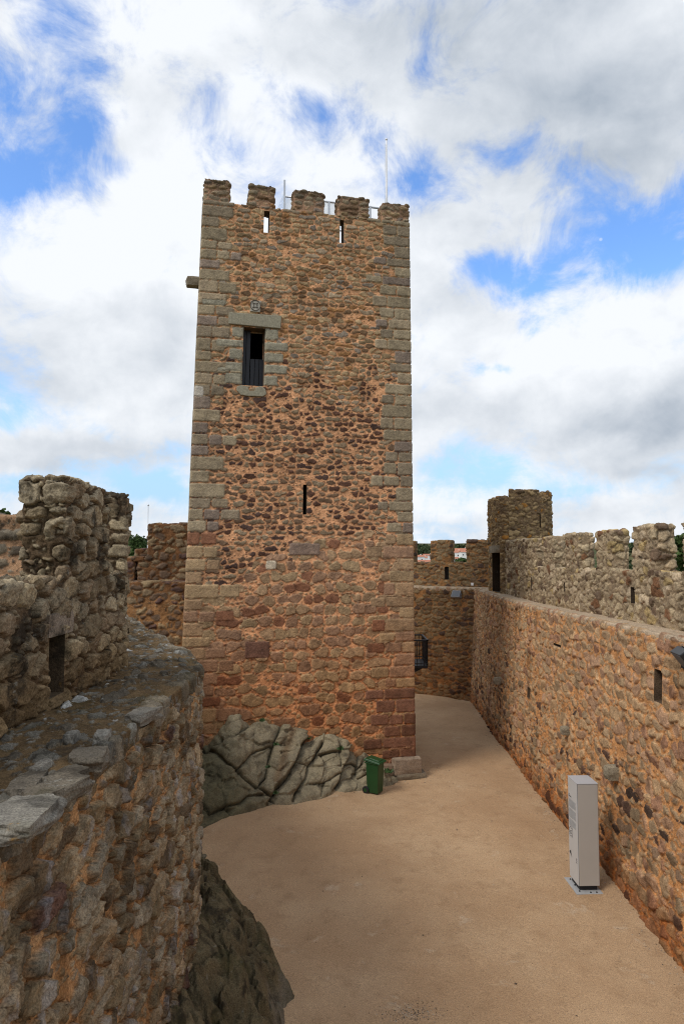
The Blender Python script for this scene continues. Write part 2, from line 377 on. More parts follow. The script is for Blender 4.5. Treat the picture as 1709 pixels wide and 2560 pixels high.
# ------------------------------------------------------------------ boxes of masonry in wall coordinates (s along, o into the wall, z up)
AX = {'F': (0, 2, 1, 0), 'B': (2, 0, 1, 1), 'R': (1, 2, 0, 1), 'L': (2, 1, 0, 0), 'T': (0, 1, 2, 1), 'D': (1, 0, 2, 0)}
def stone_box(name, sr, orr, zr, res, mapf, style, material, parent, faces='FBLRT', rnd_=.05, holes=(), dark=(.10, .075, .05)):
    lo = np.array((sr[0], orr[0], zr[0]), float); hi = np.array((sr[1], orr[1], zr[1]), float)
    if np.isscalar(res): res = (res,) * 3
    gridc = [np.linspace(lo[i], hi[i], max(2, int(round((hi[i] - lo[i]) / res[i])) + 1)) for i in range(3)]
    face_of = {0: ('L', 'R'), 1: ('F', 'B'), 2: ('D', 'T')}
    ilo, ihi = lo.copy(), hi.copy()
    for i in range(3):
        r = min(rnd_, (hi[i] - lo[i]) * .45)
        ilo[i] += r if face_of[i][0] in faces else -10; ihi[i] -= r if face_of[i][1] in faces else -10
    Vs, Qs, Cs = [], [], []; base = 0; tun = []
    for fc in faces:
        a, b, n, side = AX[fc]
        A, B = gridc[a], gridc[b]
        ga, gb = np.meshgrid(A, B, indexing='ij')
        P = np.empty((len(A) * len(B), 3)); P[:, a] = ga.ravel(); P[:, b] = gb.ravel(); P[:, n] = (hi if side else lo)[n]
        q = np.clip(P, ilo, ihi); dv = P - q; L = np.linalg.norm(dv, axis=1)
        r = min(rnd_, *(.45 * (hi - lo)))
        N = np.where(L[:, None] > 1e-9, dv / np.maximum(L, 1e-9)[:, None], 0)
        z0 = L < 1e-9
        if z0.any(): N[z0, n] = 1 if side else -1
        R = q + N * np.minimum(L, r)[:, None]
        # keep the flat coordinate exact away from the edges
        h, c = style(P, n, side)
        nq = (len(A) - 1, len(B) - 1)
        I = np.arange(len(A) * len(B)).reshape(len(A), len(B))
        quads = np.stack((I[:-1, :-1], I[1:, :-1], I[1:, 1:], I[:-1, 1:]), -1).reshape(-1, 4)
        keep = np.ones(nq, bool)
        for hl in holes:
            if hl[0] not in (fc,) and not (hl[5] is None and {hl[0], fc} == {'F', 'B'}): continue
            (_, a0, a1, b0, b1, dep) = hl
            if fc == 'B': aa = (b0, b1); bb = (a0, a1)
            elif fc == 'L': aa = (b0, b1); bb = (a0, a1)
            else: aa = (a0, a1); bb = (b0, b1)
            ia0, ia1 = np.argmin(abs(A - aa[0])), np.argmin(abs(A - aa[1])); ib0, ib1 = np.argmin(abs(B - bb[0])), np.argmin(abs(B - bb[1]))
            ia1 = max(ia1, ia0 + 1); ib1 = max(ib1, ib0 + 1)
            keep[ia0:ia1, ib0:ib1] = False
            da = np.maximum(np.maximum(A[ia0] - P[:, a], P[:, a] - A[ia1]), np.maximum(B[ib0] - P[:, b], P[:, b] - B[ib1]))
            h = h * sst(0.0, .05, da)
            if fc == hl[0]:
                lim = (hi[n] if not side else lo[n]) if dep is None else ((lo[n] + dep) if not side else (hi[n] - dep))
                tun.append((fc, A[ia0], A[ia1], B[ib0], B[ib1], (hi if side else lo)[n], lim, dep is not None))
        R = R + N * h[:, None]
        Vs.append(R); Cs.append(c); Qs.append(quads[keep.ravel()] + base); base += len(R)
    for (fc, a0, a1, b0, b1, n0, n1, closed) in tun:
        a, b, n, side = AX[fc]
        def pt(x, y, w):
            v = [0, 0, 0]; v[a], v[b], v[n] = x, y, w; return v
        cs = [(a0, b0), (a1, b0), (a1, b1), (a0, b1)]; k = 6
        for j in range(4):
            (x0, y0), (x1, y1) = cs[j], cs[(j + 1) % 4]
            g = np.array([pt(x0 + (x1 - x0) * u / k, y0 + (y1 - y0) * u / k, n0 + (n1 - n0) * w / k) for u in range(k + 1) for w in range(k + 1)])
            I = np.arange((k + 1) ** 2).reshape(k + 1, k + 1)
            qd = np.stack((I[:-1, :-1], I[:-1, 1:], I[1:, 1:], I[1:, :-1]), -1).reshape(-1, 4)
            Vs.append(g); Qs.append(qd + base); base += len(g)
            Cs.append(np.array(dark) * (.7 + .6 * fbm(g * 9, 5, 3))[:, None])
        if closed:
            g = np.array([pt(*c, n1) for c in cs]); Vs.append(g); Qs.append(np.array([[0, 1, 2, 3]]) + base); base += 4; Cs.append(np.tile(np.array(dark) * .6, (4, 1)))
    V = np.concatenate(Vs); C = np.concatenate(Cs); Q = np.concatenate(Qs)
    me = np_mesh(name, mapf(V), Q, C)
    return link(name, me, material, parent)

def path_map(pts, closed=False, rounds=3, batter=0.0, ztop=5.1, thick=1.6, zfun=None):
    p = np.array(pts, float)
    for _ in range(rounds):
        if closed:
            nx = np.roll(p, -1, 0); p = np.stack((.75 * p + .25 * nx, .25 * p + .75 * nx), 1).reshape(-1, 2)
        else:
            a, b = p[:-1], p[1:]; c = np.stack((.75 * a + .25 * b, .25 * a + .75 * b), 1).reshape(-1, 2)
            p = np.concatenate((p[:1], c, p[-1:]))
    if closed: p = np.concatenate((p, p[:1]))
    seg = np.linalg.norm(np.diff(p, axis=0), axis=1); s = np.concatenate(([0], np.cumsum(seg)))
    t = np.gradient(p, s, axis=0); t /= np.linalg.norm(t, axis=1)[:, None]
    if closed: tt = (t[0] + t[-1]); t[0] = t[-1] = tt / np.linalg.norm(tt)
    nrm = np.stack((-t[:, 1], t[:, 0]), 1)
    L = s[-1]
    def m(V):
        ss = V[:, 0] % L if closed else V[:, 0]
        ext = np.where(ss < 0, ss, np.where(ss > L, ss - L, 0)) if not closed else 0 * ss
        x, y = np.interp(ss, s, p[:, 0]), np.interp(ss, s, p[:, 1])
        nx, ny = np.interp(ss, s, nrm[:, 0]), np.interp(ss, s, nrm[:, 1])
        o = V[:, 1] - batter * (ztop - V[:, 2]) * (1 - np.clip(V[:, 1] / thick, 0, 1))
        x = x + nx * o + ny * ext; y = y + ny * o - nx * ext
        z = V[:, 2].copy()
        if zfun is not None: z = z + zfun(x, y) * np.clip(z / 5.0, 0, 1)
        return np.stack((x, y, z), 1)
    m.L = L; m.s = s; m.p = p; m.n = nrm
    def s_at_y(Y): 
        i = np.argmin(abs(p[:, 1] - Y)); o = np.argsort(p[:, 1]); return float(np.interp(Y, p[o, 1], s[o]))
    m.sy = s_at_y
    def s_at_px(px, off):
        q = p + nrm * off; a = 854.5 + F * q[:, 0] / q[:, 1]
        k = (a[:-1] - px) * (a[1:] - px) <= 0; k &= q[:-1, 1] > 0
        i = np.where(k)[0][0]; t_ = (px - a[i]) / (a[i + 1] - a[i]); return float(s[i] + t_ * (s[i + 1] - s[i]))
    m.spx = s_at_px
    return m
def coarse(f): return f

# ================================================================== THE KEEP
TW = 6.7
NB = np.array((-.2196, .9756))
def tL(z): return np.stack((-4.62 + .0300 * z, 19.585 + .0066 * z), -1)
def tR(z): return np.stack((2.215 - .0048 * z, 21.12 + 0 * z), -1)
def map_tower(V):
    z = V[:, 2]; l, r = tL(z), tR(z); t = (V[:, 0] / TW)[:, None]
    xy = l + (r - l) * t + NB * V[:, 1:2]
    return np.column_stack((xy, z))
def tower_sz(px, py):
    d = ray(px, py); z = 8.0
    for _ in range(8):
        l = tL(np.array(z)); k = (l @ NB) / (d[:2] @ NB); z = CAMZ + d[2] * k
    x = d[:2] * k; l, r = tL(np.array(z)), tR(np.array(z))
    return float((x - l) @ (r - l) / ((r - l) @ (r - l)) * TW), float(z)
GREYS = [(3, (0.322, 0.256, 0.163)), (2, (0.269, 0.212, 0.141)), (1, (0.355, 0.276, 0.177)), (1, (0.259, 0.198, 0.15))]
PINK = [(3, (0.367, 0.243, 0.137)), (2, (0.342, 0.208, 0.126)), (2, (0.378, 0.265, 0.147)), (0.8, (0.253, 0.12, 0.067))]
UPPER = [(3, (0.396, 0.275, 0.15)), (3, (0.317, 0.219, 0.118)), (2, (0.329, 0.247, 0.159)), (1.6, (0.185, 0.113, 0.061)), (1.3, (0.317, 0.165, 0.068)), (1, (0.251, 0.202, 0.15))]
MIDDK = [(2, (0.246, 0.175, 0.105)), (2.4, (0.118, 0.061, 0.04)), (2, (0.185, 0.117, 0.07)), (1.2, (0.291, 0.217, 0.135)), (1.2, (0.095, 0.058, 0.045))]
MORT = (.68, .355, .178)
rg = random.Random(4)
def quoin_rects():
    out = []; z = -.2
    i = 0
    while z < 17.2:
        h = rg.uniform(.30, .44) if z < 10 else rg.uniform(.27, .40)
        for side in (0, 1):
            long_ = (i + side) % 2 == 0
            L = rg.uniform(.72, 1.0) if long_ else rg.uniform(.42, .6)
            g = .015
            pal = PINK if z < 7.2 else GREYS
            if z < 2.4 and side == 1: pal = [(1, (.19, .105, .07)), (1, (.23, .13, .09))]
            cuts = [0, L]
            if L > .78 and rg.random() < .4: cuts = [0, L * rg.uniform(.4, .6), L]
            if rg.random() < (.75 if z < 7.5 else .45): cuts.append(L + rg.uniform(.35, .6))
            for a, b in zip(cuts[:-1], cuts[1:]):
                c = rg.choices([p[1] for p in pal], [p[0] for p in pal])[0]
                k = rg.uniform(.86, 1.12)
                c = tuple(x * k for x in c)
                dz0, dz1 = (rg.uniform(0, .03), rg.uniform(0, .03)) if a > 0 else (0, 0)
                e0 = -.05 if a == 0 else a + g
                s0, s1 = (e0, b - g) if side == 0 else (TW - (b - g), TW - e0)
                out.append((s0, s1, z + .014 + dz0, z + h - .014 - dz1, c, rg.uniform(0, .012)))
        z += h; i += 1
    return out
QUO = quoin_rects()
def pxrect(x0, y0, x1, y1, c, ex=.0):
    s0, z1 = tower_sz(x0, y0); s1, z0 = tower_sz(x1, y1); return (s0, s1, z0, z1, c, ex)
def z7(x, y): return 540 + x * .1403, 730 + y * .1403
def jamb():
    o = []
    for (x0, y0, x1, y1) in [(290, 620, 495, 810), (10, 830, 480, 990), (240, 1005, 470, 1200), (170, 1245, 465, 1415), (30, 1340, 175, 1415), (165, 1440, 460, 1640),
                             (865, 660, 1105, 860), (860, 890, 1280, 1065), (850, 1085, 1195, 1265), (845, 1290, 1260, 1470), (840, 1490, 1090, 1680),
                             (-250, 120, 170, 250)]:
        a, b = z7(x0, y0); c, d = z7(x1, y1); k = rg.uniform(.9, 1.1)
        o.append(pxrect(a, b, c, d, tuple(v * k for v in (.315, .285, .205)), .004))
    o.append(pxrect(664, 1401, 690, 1424, (.55, .47, .34), .01))          # pale patch
    o.append(pxrect(487, 965, 508, 992, (.50, .45, .37), .01))
    o.append(pxrect(723, 1358, 799, 1388, (.27, .19, .14), .015))
    o.append(pxrect(613, 1604, 673, 1644, (.19, .105, .075), .015))
    return o
JAMB = jamb()
def st_tower(P, n, side):
    Q = P.copy().astype(np.float32)
    Q[:, 1] += .25
    z = P[:, 2]
    # low courses: big stones;  above: small rubble
    h1, c1, m1 = rubble(Q, 11, (.40, .5, .325), MORT, PINK, jit=(.75, .0, .42), warp=.05, mw=.013, rd=.030, H=.042, keep=.95, chips=.8, merge=.35, rc=.12)
    h2, c2, m2 = rubble(Q, 12, (.235, .5, .165), MORT, MIDDK, jit=(.9, .0, .6), warp=.05, mw=.013, rd=.022, H=.036, keep=.90, chips=.5, merge=.25, rc=.13)
    h3, c3, m3 = rubble(Q, 13, (.25, .5, .150), MORT, UPPER, jit=(.9, .0, .6), warp=.05, mw=.007, rd=.022, H=.034, keep=.94, chips=.65, merge=.3, rc=.125)
    nz = (fbm(Q * .9, 3, 4) - .5)
    a = sst(6.95, 7.05, z + nz * 2.2 + (P[:, 0] - 3.3) * -.28 * 0 + np.where(P[:, 0] < 3.0, .9, 0) * sst(4.5, 6, z))[:, None]
    b = sst(11.2, 12.4, z + nz * 4)
    pick3 = (b > .5)[:, None]
    hu = np.where(b > .5, h3, h2); cu = np.where(pick3, c3, c2)
    sel = a[:, 0] > .5
    h = np.where(sel, hu, h1); c = np.where(sel[:, None], cu, c1)
    if n == 1 and not side or n == 0:
        h, c = blocks(P if n == 1 else P, h, c, QUO, 77)
        if n == 1: h, c = blocks(P, h, c, JAMB, 78)
    # weather-blackened top courses
    blk = sst(16.8, 17.7, z + (fbm(Q * 3, 5, 4) - .5) * 1.4)[:, None] * .4
    c = c * (1 - blk) + np.array((.09, .075, .05)) * blk
    # reddish wash low down
    red = sst(6.5, 1.5, z + nz * 3)[:, None]
    c = c * (1 - red * np.array((.06, .22, .34)))
    return h, c
SILLZ = tower_sz(600, 510)[1]
keep = thing('keep_tower', 'tall square stone keep with battlements, quoined corners and a dark shuttered window', 'tower', tuple(map_tower(np.array([[TW / 2, 3.0, 0.0]]))[0]))
def inv(parent):
    return parent.matrix_world
class Shift:
    """parts are built in world coordinates and shifted into the parent's frame"""
    def __init__(s, parent): s.p = Vector(parent.location)
    def __call__(s, o):
        o.location = o.location - s.p; return o
def part_of(parent, o): o.parent = parent; o.location = o.location - parent.location; return o
sw0, zw1 = tower_sz(609.5, 817); sw1, zw0 = tower_sz(658.5, 966)
sl0, lz1 = tower_sz(758, 1212); sl1, lz0 = tower_sz(766, 1287)
la0, la_t = tower_sz(660, 527); la1, la_b = tower_sz(673, 583)
lb0, lb_t = tower_sz(849, 548); lb1, lb_b = tower_sz(860, 608)
T_HOLES = [('F', sw0, sw1, zw0, zw1, None), ('F', sl0, sl1, lz0, lz1, None), ('F', la0, la1, la_b, la_t, None), ('F', lb0, lb1, lb_b, lb_t, None)]
TD = 6.8; TT = .40
part_of(keep, stone_box('wall', (0, TW), (0, TT), (-.3, SILLZ), (.02, .06, .02), map_tower, st_tower, M_TOWER, None, 'FLRT', .035, T_HOLES, (.16, .115, .075)))
part_of(keep, stone_box('wall', (0, TW), (0, TT), (-.3, SILLZ), (.1, .2, .1), map_tower, st_tower, M_TOWER, None, 'B', .03, T_HOLES, (.16, .115, .075)))
part_of(keep, stone_box('wall', (0, TT), (TT, TD), (-.3, SILLZ), (.1, .06, .06), map_tower, st_tower, M_TOWER, None, 'LRT', .03))
part_of(keep, stone_box('wall', (TW - TT, TW), (TT, TD), (-.3, SILLZ), (.1, .06, .06), map_tower, st_tower, M_TOWER, None, 'LRT', .03))
part_of(keep, stone_box('wall', (TT, TW - TT), (TD - TT, TD), (-.3, SILLZ), (.06, .1, .06), map_tower, st_tower, M_TOWER, None, 'FBT', .03))
def merlon_tower(s0, s1, o0, o1, z1, fine=True):
    r = .02 if fine else .05
    part_of(keep, stone_box('merlon', (s0, s1), (o0, o1), (SILLZ - .04, z1), r, map_tower, st_merl, M_TOWER, None, 'FBLRT', .06))
def st_merl(P, n, side):
    Q = P.astype(np.float32); Q = Q + .13
    h, c, m = rubble(Q, 15, (.30, .26, .17), (.40, .24, .145), UPPER + GREYS, warp=.035, mw=.012, rd=.05, H=.05, chips=.4)
    z = P[:, 2]
    blk = sst(17.35, 18.0, z + (fbm(Q * 3, 5, 4) - .5) * .9)[:, None] * .7
    c = c * (1 - blk) + np.array((.07, .06, .04)) * blk
    return h, c
for (x0, x1, yt) in ((511, 576, 449), (624, 687, 463), (735, 811, 478), (845, 922, 493), (955, 1023, 509)):
    a = tower_sz(x0, yt)[0]; b, z1 = tower_sz(x1, yt + 3)
    a = max(a, 0.0); b = min(b, TW)
    if x0 == 511: a = 0.0
    if x0 == 955: b = TW
    merlon_tower(a, b, 0, .55, z1)
for o in (1.7, 3.2, 4.7): 
    merlon_tower(0, .55, o - .45, o + .45, 17.8, False); merlon_tower(TW - .55, TW, o - .45, o + .45, 17.8, False)
for s in (.45, 1.9, 3.35, 4.8, 6.25): merlon_tower(s - .45, s + .45, TD - .55, TD, 17.8, False)

M_DARKWOOD = flat('dark_stained_wood', (.012, .012, .015), .55, 0, .25, 3, .2)
M_GRAN = flat('dressed_granite', (.31, .28, .20), .95, 0, .28, 22, .9, .15)
M_PLAQ = flat('carved_limestone', (.42, .38, .31), .95, 0, .2, 25, .6, .15)
M_CARVDARK = flat('carving_dark', (.07, .055, .04), .95)  # dark brown for the ring and cross lines of the plaque
def tw(s, o, z): return tuple(map_tower(np.array([[s, o, z]]))[0])
def tower_prism(poly, o0, o1):
    """poly of (s,z), given thickness in o"""
    mb = MB(); n = len(poly)
    mb.add([tw(s, o0, z) for s, z in poly] + [tw(s, o1, z) for s, z in poly],
           [tuple(range(n)), tuple(range(2 * n - 1, n - 1, -1))] + [(i, n + i, n + (i + 1) % n, (i + 1) % n) for i in range(n)])
    return mb
lint = [tower_sz(*p) for p in ((571, 811), (700.6, 823), (703.5, 791), (572, 782))]
part_of(keep, tower_prism(lint, -.075, .3).build('lintel', M_GRAN, None, .02))
sill = [tower_sz(*z7(*p)) for p in ((370, 1690), (440, 1665), (520, 1680), (575, 1715), (590, 1765), (685, 1765), (700, 1710), (760, 1690), (820, 1690), (880, 1740), (895, 1830), (830, 1870), (560, 1860), (440, 1840), (365, 1760))][::-1]
part_of(keep, tower_prism(sill, -.06, .3).build('window_sill', M_GRAN, None, .02))
# carved cross plaque: slab, ring and four-armed cross
pq = [tower_sz(*z7(*p)) for p in ((605, 350), (778, 368), (800, 165), (618, 160))]
plq = part_of(keep, tower_prism(pq, -.055, .2).build('carved_plaque', M_PLAQ, None, .012))
cs, cz = tower_sz(*z7(698, 250)); rr = .155
def arcband(r0, r1, a0, a1, o0, o1, n=20, cx=0, cy=0):
    mb = MB(); poly = [(cs + cx + r1 * math.cos(a0 + (a1 - a0) * i / n), cz + cy + r1 * math.sin(a0 + (a1 - a0) * i / n)) for i in range(n + 1)]
    inn = [(cs + cx + r0 * math.cos(a0 + (a1 - a0) * i / n), cz + cy + r0 * math.sin(a0 + (a1 - a0) * i / n)) for i in range(n + 1)]
    for i in range(n):
        q = [poly[i], poly[i + 1], inn[i + 1], inn[i]]
        b = tower_prism(q[::-1], o0, o1); mb.add(b.v, b.f)
    return mb
ring = MB()
b = arcband(rr * .93, rr * 1.06, 0, 2 * math.pi, -.066, -.05, 28); ring.add(b.v, b.f)
for k in range(4):
    a = math.pi / 2 * k
    b = arcband(rr * .62, rr * .73, a + math.pi / 2 + .62 + .15, a + math.pi * 1.5 - .77, -.066, -.05, 10, rr * 1.0 * math.cos(a), rr * 1.0 * math.sin(a)); ring.add(b.v, b.f)
ro = ring.build('cross_relief', M_CARVDARK, None); ro.location = Vector((0, 0, 0)); ro.parent = plq
# the shutter: a tall left leaf, a short right leaf, dark gap above it
def board_set(name, s0, s1, z0, z1, nb, o):
    mb = MB(); w = (s1 - s0) / nb
    for i in range(nb):
        b = tower_prism([(s0 + i * w + .006, z0), (s0 + (i + 1) * w - .006, z0), (s0 + (i + 1) * w - .006, z1), (s0 + i * w + .006, z1)], o, o + .035); mb.add(b.v, b.f)
    return part_of(keep, mb.build(name, M_DARKWOOD, None, .004))
sm = sw0 + (sw1 - sw0) * .38; zm = tower_sz(640, 890)[1]
board_set('shutter_leaf', sw0 - .02, sm, zw0 - .14, zw1 + .02, 2, .30)
board_set('shutter_leaf', sm + .01, sw1 + .02, zw0 - .14, zm, 3, .33)
# stone spout on the left side wall and footing at the right corner
def lump(name, c, d, mat_, parent, seed, rz=0.0, power=.55, res=18, amp=.16, cols=None):
    """a weathered block: rounded box with noise"""
    n = res; Vs = []; Qs = []; base = 0
    for ax in range(3):
        for sg in (-1, 1):
            g = np.linspace(-1, 1, n); a, b = np.meshgrid(g, g, indexing='ij'); P = np.zeros((n * n, 3)); P[:, ax] = sg
            P[:, (ax + 1) % 3] = a.ravel() * sg; P[:, (ax + 2) % 3] = b.ravel()
            I = np.arange(n * n).reshape(n, n); Vs.append(P); Qs.append(np.stack((I[:-1, :-1], I[1:, :-1], I[1:, 1:], I[:-1, 1:]), -1).reshape(-1, 4) + base); base += n * n
    V = np.concatenate(Vs); u = V / np.linalg.norm(V, axis=1)[:, None]
    V = V * (1 - power) + u * power * 1.15
    V = V * (1 + amp * 2 * (fbm(u * 1.8 + seed * 3.1, seed, 3) - .5) + amp * .35 * (fbm(u * 9 + seed, seed + 5, 3) - .5))[:, None]
    V = V * (np.array(d) / 2)
    cr, sr = math.cos(rz), math.sin(rz)
    V = np.stack((V[:, 0] * cr - V[:, 1] * sr + c[0], V[:, 0] * sr + V[:, 1] * cr + c[1], V[:, 2] + c[2]), 1)
    cc = np.array(cols or (.27, .23, .16)) * (.75 + .5 * fbm(V * 7, seed, 4))[:, None]
    o = link(name, np_mesh(name, V, np.concatenate(Qs), cc), mat_, None)
    return part_of(parent, o) if parent is not None else o
sp = at(484, 707, 20.6)
lump('water_spout', (sp[0] + .16, sp[1], sp[2]), (.75, .3, .30), M_TOWER, keep, 3, .22, .35, 18, .12, (.24, .20, .14))
fc = tw(TW - .30, -.02, .33)
lump('footing_stone', (fc[0], fc[1], .36), (.86, .6, .46), M_TOWER, keep, 8, .22, .22, 22, .06, (.27, .20, .14))
lump('footing_stone', (tw(TW - .2, 0, 0)[0], tw(TW - .2, 0, 0)[1], .06), (.95, .7, .22), M_TOWER, keep, 9, .22, .2, 18, .06, (.20, .16, .11))
lump('footing_stone', (tw(TW - 1.0, -.02, 0)[0], tw(TW - 1.0, -.02, 0)[1], .22), (.6, .45, .42), M_TOWER, keep, 12, .22, .3, 18, .1, (.22, .15, .10))
# roof deck
mb = MB(); rz_ = la_b - .35
mb.add([tw(TT, TT, rz_), tw(TW - TT, TT, rz_), tw(TW - TT, TD - TT, rz_), tw(TT, TD - TT, rz_)] + [tw(TT, TT, rz_ - .3), tw(TW - TT, TT, rz_ - .3), tw(TW - TT, TD - TT, rz_ - .3), tw(TT, TD - TT, rz_ - .3)],
       [(0, 1, 2, 3), (7, 6, 5, 4)])
part_of(keep, mb.build('roof', M_GRAN))

# things on the roof
M_STEEL = flat('painted_grey_steel', (.50, .51, .52), .4, .6, .05)
M_WHITE = flat('white_painted_metal', (.78, .78, .78), .4, .1, .05)
def fglass(T, b):
    b.inputs['Base Color'].default_value = (.82, .86, .88, 1); b.inputs['Roughness'].default_value = .05
    b.inputs['Transmission Weight'].default_value = .55; b.inputs['Alpha'].default_value = .55; b.inputs['IOR'].default_value = 1.1
M_GLASS = mat('frosted_glass', fglass)
def on_deck(px, py, o):
    s, z = tower_sz(px, py)
    for _ in range(1):
        d = ray(px, py)
    # intersect the ray with the plane o metres behind the front face
    z = 17.0
    for _ in range(8):
        l = tL(np.array(z)) + NB * o; k = (l @ NB) / (d[:2] @ NB); z = CAMZ + d[2] * k
    return np.array((d[0] * k, d[1] * k, z))
OR = 1.8
pA = on_deck(711, 476, OR); pB = on_deck(1023, 525, OR)
rail = thing('roof_railing', 'grey metal railing with clear panels showing behind the battlements of the keep', 'railing', tuple(on_deck(820, 520, OR) * np.array((1, 1, 0)) + np.array((0, 0, rz_))))
def rp(px, zt): 
    q = on_deck(px, 500, OR); return q[:2]
zrt = on_deck(720, 492, OR)[2]
mb = MB(); mb.tube((pA[0], pA[1], zrt), (pB[0], pB[1], zrt - .05), .032); mb.tube((pA[0], pA[1], zrt - .95), (pB[0], pB[1], zrt - 1.0), .025)
part_of(rail, mb.build('top_rail', M_STEEL, None, 0, True))
for px in (711, 822, 925):
    q = rp(px, 0); part_of(rail, MB().box((q[0], q[1], (rz_ + zrt) / 2 + (.28 if px == 711 else 0)), (.06, .06, zrt - rz_ + (.56 if px == 711 else 0)), .22).build('post', M_STEEL, None, .006))
for a, b in ((714, 820), (824, 923)):
    qa, qb = rp(a, 0), rp(b, 0); mb = MB()
    mb.add([(*qa, zrt - .9), (*qb, zrt - .9), (*qb, zrt - .06), (*qa, zrt - .06)] + [(qa[0] - .003, qa[1] + .012, zrt - .9), (qb[0] - .003, qb[1] + .012, zrt - .9), (qb[0] - .003, qb[1] + .012, zrt - .06), (qa[0] - .003, qa[1] + .012, zrt - .06)],
           [(0, 1, 2, 3), (7, 6, 5, 4), (0, 3, 7, 4), (1, 5, 6, 2), (3, 2, 6, 7), (0, 4, 5, 1)])
    part_of(rail, mb.build('glass_panel', M_GLASS))
# the tall end panel running back from the left post
q = rp(711, 0); q2 = q + np.array((-.30, 1.0)) * 1.0
mb = MB(); zt = on_deck(711, 476, OR)[2] - .02
mb.add([(*q, rz_ + .1), (*q2, rz_ + .1), (*q2, zt), (*q, zt)] + [(q[0] + .015, q[1], rz_ + .1), (q2[0] + .015, q2[1], rz_ + .1), (q2[0] + .015, q2[1], zt), (q[0] + .015, q[1], zt)], [(3, 2, 1, 0), (4, 5, 6, 7), (0, 1, 5, 4), (1, 2, 6, 5), (2, 3, 7, 6), (3, 0, 4, 7)])
part_of(rail, mb.build('glass_panel', M_GLASS))
# flagpole
fo = 1.1
pt, pb = on_deck(964, 350, fo), on_deck(966, 506, fo)
fp = thing('flagpole', 'tall thin white flagpole standing on the keep behind its right corner battlement', 'flagpole', (pb[0], pb[1], rz_))
part_of(fp, MB().tube((pb[0], pb[1], rz_), (pb[0], pb[1], pt[2]), .042, 12, .028).build('pole', M_WHITE, None, 0, True))
part_of(fp, MB().ball((pb[0], pb[1], pt[2] + .02), .045).build('finial', M_WHITE, None, 0, True))
part_of(fp, MB().tube((pb[0] - .035, pb[1] - .03, pt[2] - .15), (pb[0] - .06, pb[1] - .05, rz_ + 1.0), .006, 6).build('halyard', M_STEEL, None, 0, True))

# ================================================================== LEFT CURTAIN WALL
mL = path_map([(-1.95, -2), (-1.95, 4), (-1.95, 8.5), (-1.97, 9.9), (-2.28, 10.65), (-2.95, 12.2), (-4.95, 16.4), (-7.3, 21.6)], rounds=3)
SL = mL.sy
LEFTPAL = [(3, (0.302, 0.229, 0.14)), (2, (0.229, 0.17, 0.097)), (2, (0.277, 0.229, 0.158)), (1, (0.163, 0.117, 0.071)), (0.12, (0.13, 0.075, 0.056))]
LMORT = (.44, .245, .11)
def st_left(P, n, side):
    Q = P.astype(np.float32) + .4
    h, c, m = rubble(Q, 21, (.30, .30, .205), LMORT, LEFTPAL, jit=(.95, .7, .8), groove=.045, warp=.065, mw=.012, rd=.020, H=.042, keep=.94, chips=.7, tilt=.34, rough=.024, rc=.075)
    rec = fbm(Q * 2.2, 9, 4); h = h - .06 * sst(.45, .7, rec) * (1 - m)
    # white salt streaks
    k = sst(.62, .72, fbm(Q * np.array((7, 7, 2.2)), 14, 4))[:, None] * m[:, None] * .5
    c = c * (1 - k * .8) + np.array((.34, .34, .35)) * k * .8
    # darker runs below the coping
    d = sst(.5, .66, fbm(Q * np.array((3.0, 3.0, .6)), 33, 4))[:, None] * .55
    return h, c * (1 - d * np.array((.6, .64, .7)))
wl = thing('curtain_wall', 'dark mossy rubble wall with ledge and broken battlements in the left foreground', 'castle wall', (-2.6, 6, 0))
SPL = SL(9.9) + .6
part_of(wl, stone_box('wall', (.0, SPL), (0, 1.65), (-.3, 5.03), (.014, .05, .014), mL, st_left, M_LEFT, None, 'FL', .02))
part_of(wl, stone_box('wall', (SPL, mL.L), (0, 1.65), (-.3, 5.03), (.04, .1, .04), mL, st_left, M_LEFT, None, 'FR', .05))
part_of(wl, stone_box('wall', (0, mL.L), (1.0, 1.65), (-.3, 5.03), (.08, .3, .1), mL, st_left, M_LEFT, None, 'B', .05))
WALKPAL = [(2, (.15, .135, .105)), (2, (.115, .095, .068)), (1.2, (.20, .185, .15)), (.35, (.42, .41, .37))]
def st_lwalk(P, n, side):
    Q = P.astype(np.float32) + .7
    h, c, m = rubble(Q[:, [0, 2, 1]] * np.array((1, 1, 1)), 31, (.30, .4, .20), (.135, .088, .043), WALKPAL, jit=(.95, .0, .95), warp=.08, mw=.03, rd=.03, H=.03, keep=.6, chips=.45, tilt=.25, rough=.014)
    b = fbm(Q * 1.6, 8, 5)
    h = h + (b - .5) * .14
    # edge stones of the ledge stand up and are bleached
    ed = sst(.26, .10, P[:, 1] + (fbm(Q * 3, 2, 3) - .5) * .25)
    E, I, O = voro(Q, (.42, .5, 5), 90, (.9, .3, 0)); e = E - .02
    em = sst(0, .01, e) * ed * (rnd(I, 3) < .55)
    ec = pick(I, 4, [(2, (.20, .165, .115)), (.5, (.40, .39, .36)), (1.5, (.13, .105, .07))]) * (.75 + .5 * fbm(Q * 10, 6, 4))[:, None]
    h = h + em * (.015 + .035 * rnd(I, 6)) * (1 - (1 - np.clip(e / .05, 0, 1)) ** 2)
    c = c * (1 - em[:, None]) + ec * em[:, None]
    # thin slaty courses further along
    far = sst(SPL - .6, SPL + .6, P[:, 0])
    h = h + far * .05 * (np.abs(((P[:, 0] * 3.1 + b * 2.5) % 1) - .5) - .25)
    c = c * (1 + .9 * far[:, None])
    return h, c
part_of(wl, stone_box('wall_walk', (.0, SPL), (-.015, 1.15), (4.93, 5.10), .014, mL, st_lwalk, M_LEFTW, None, 'FLT', .02))
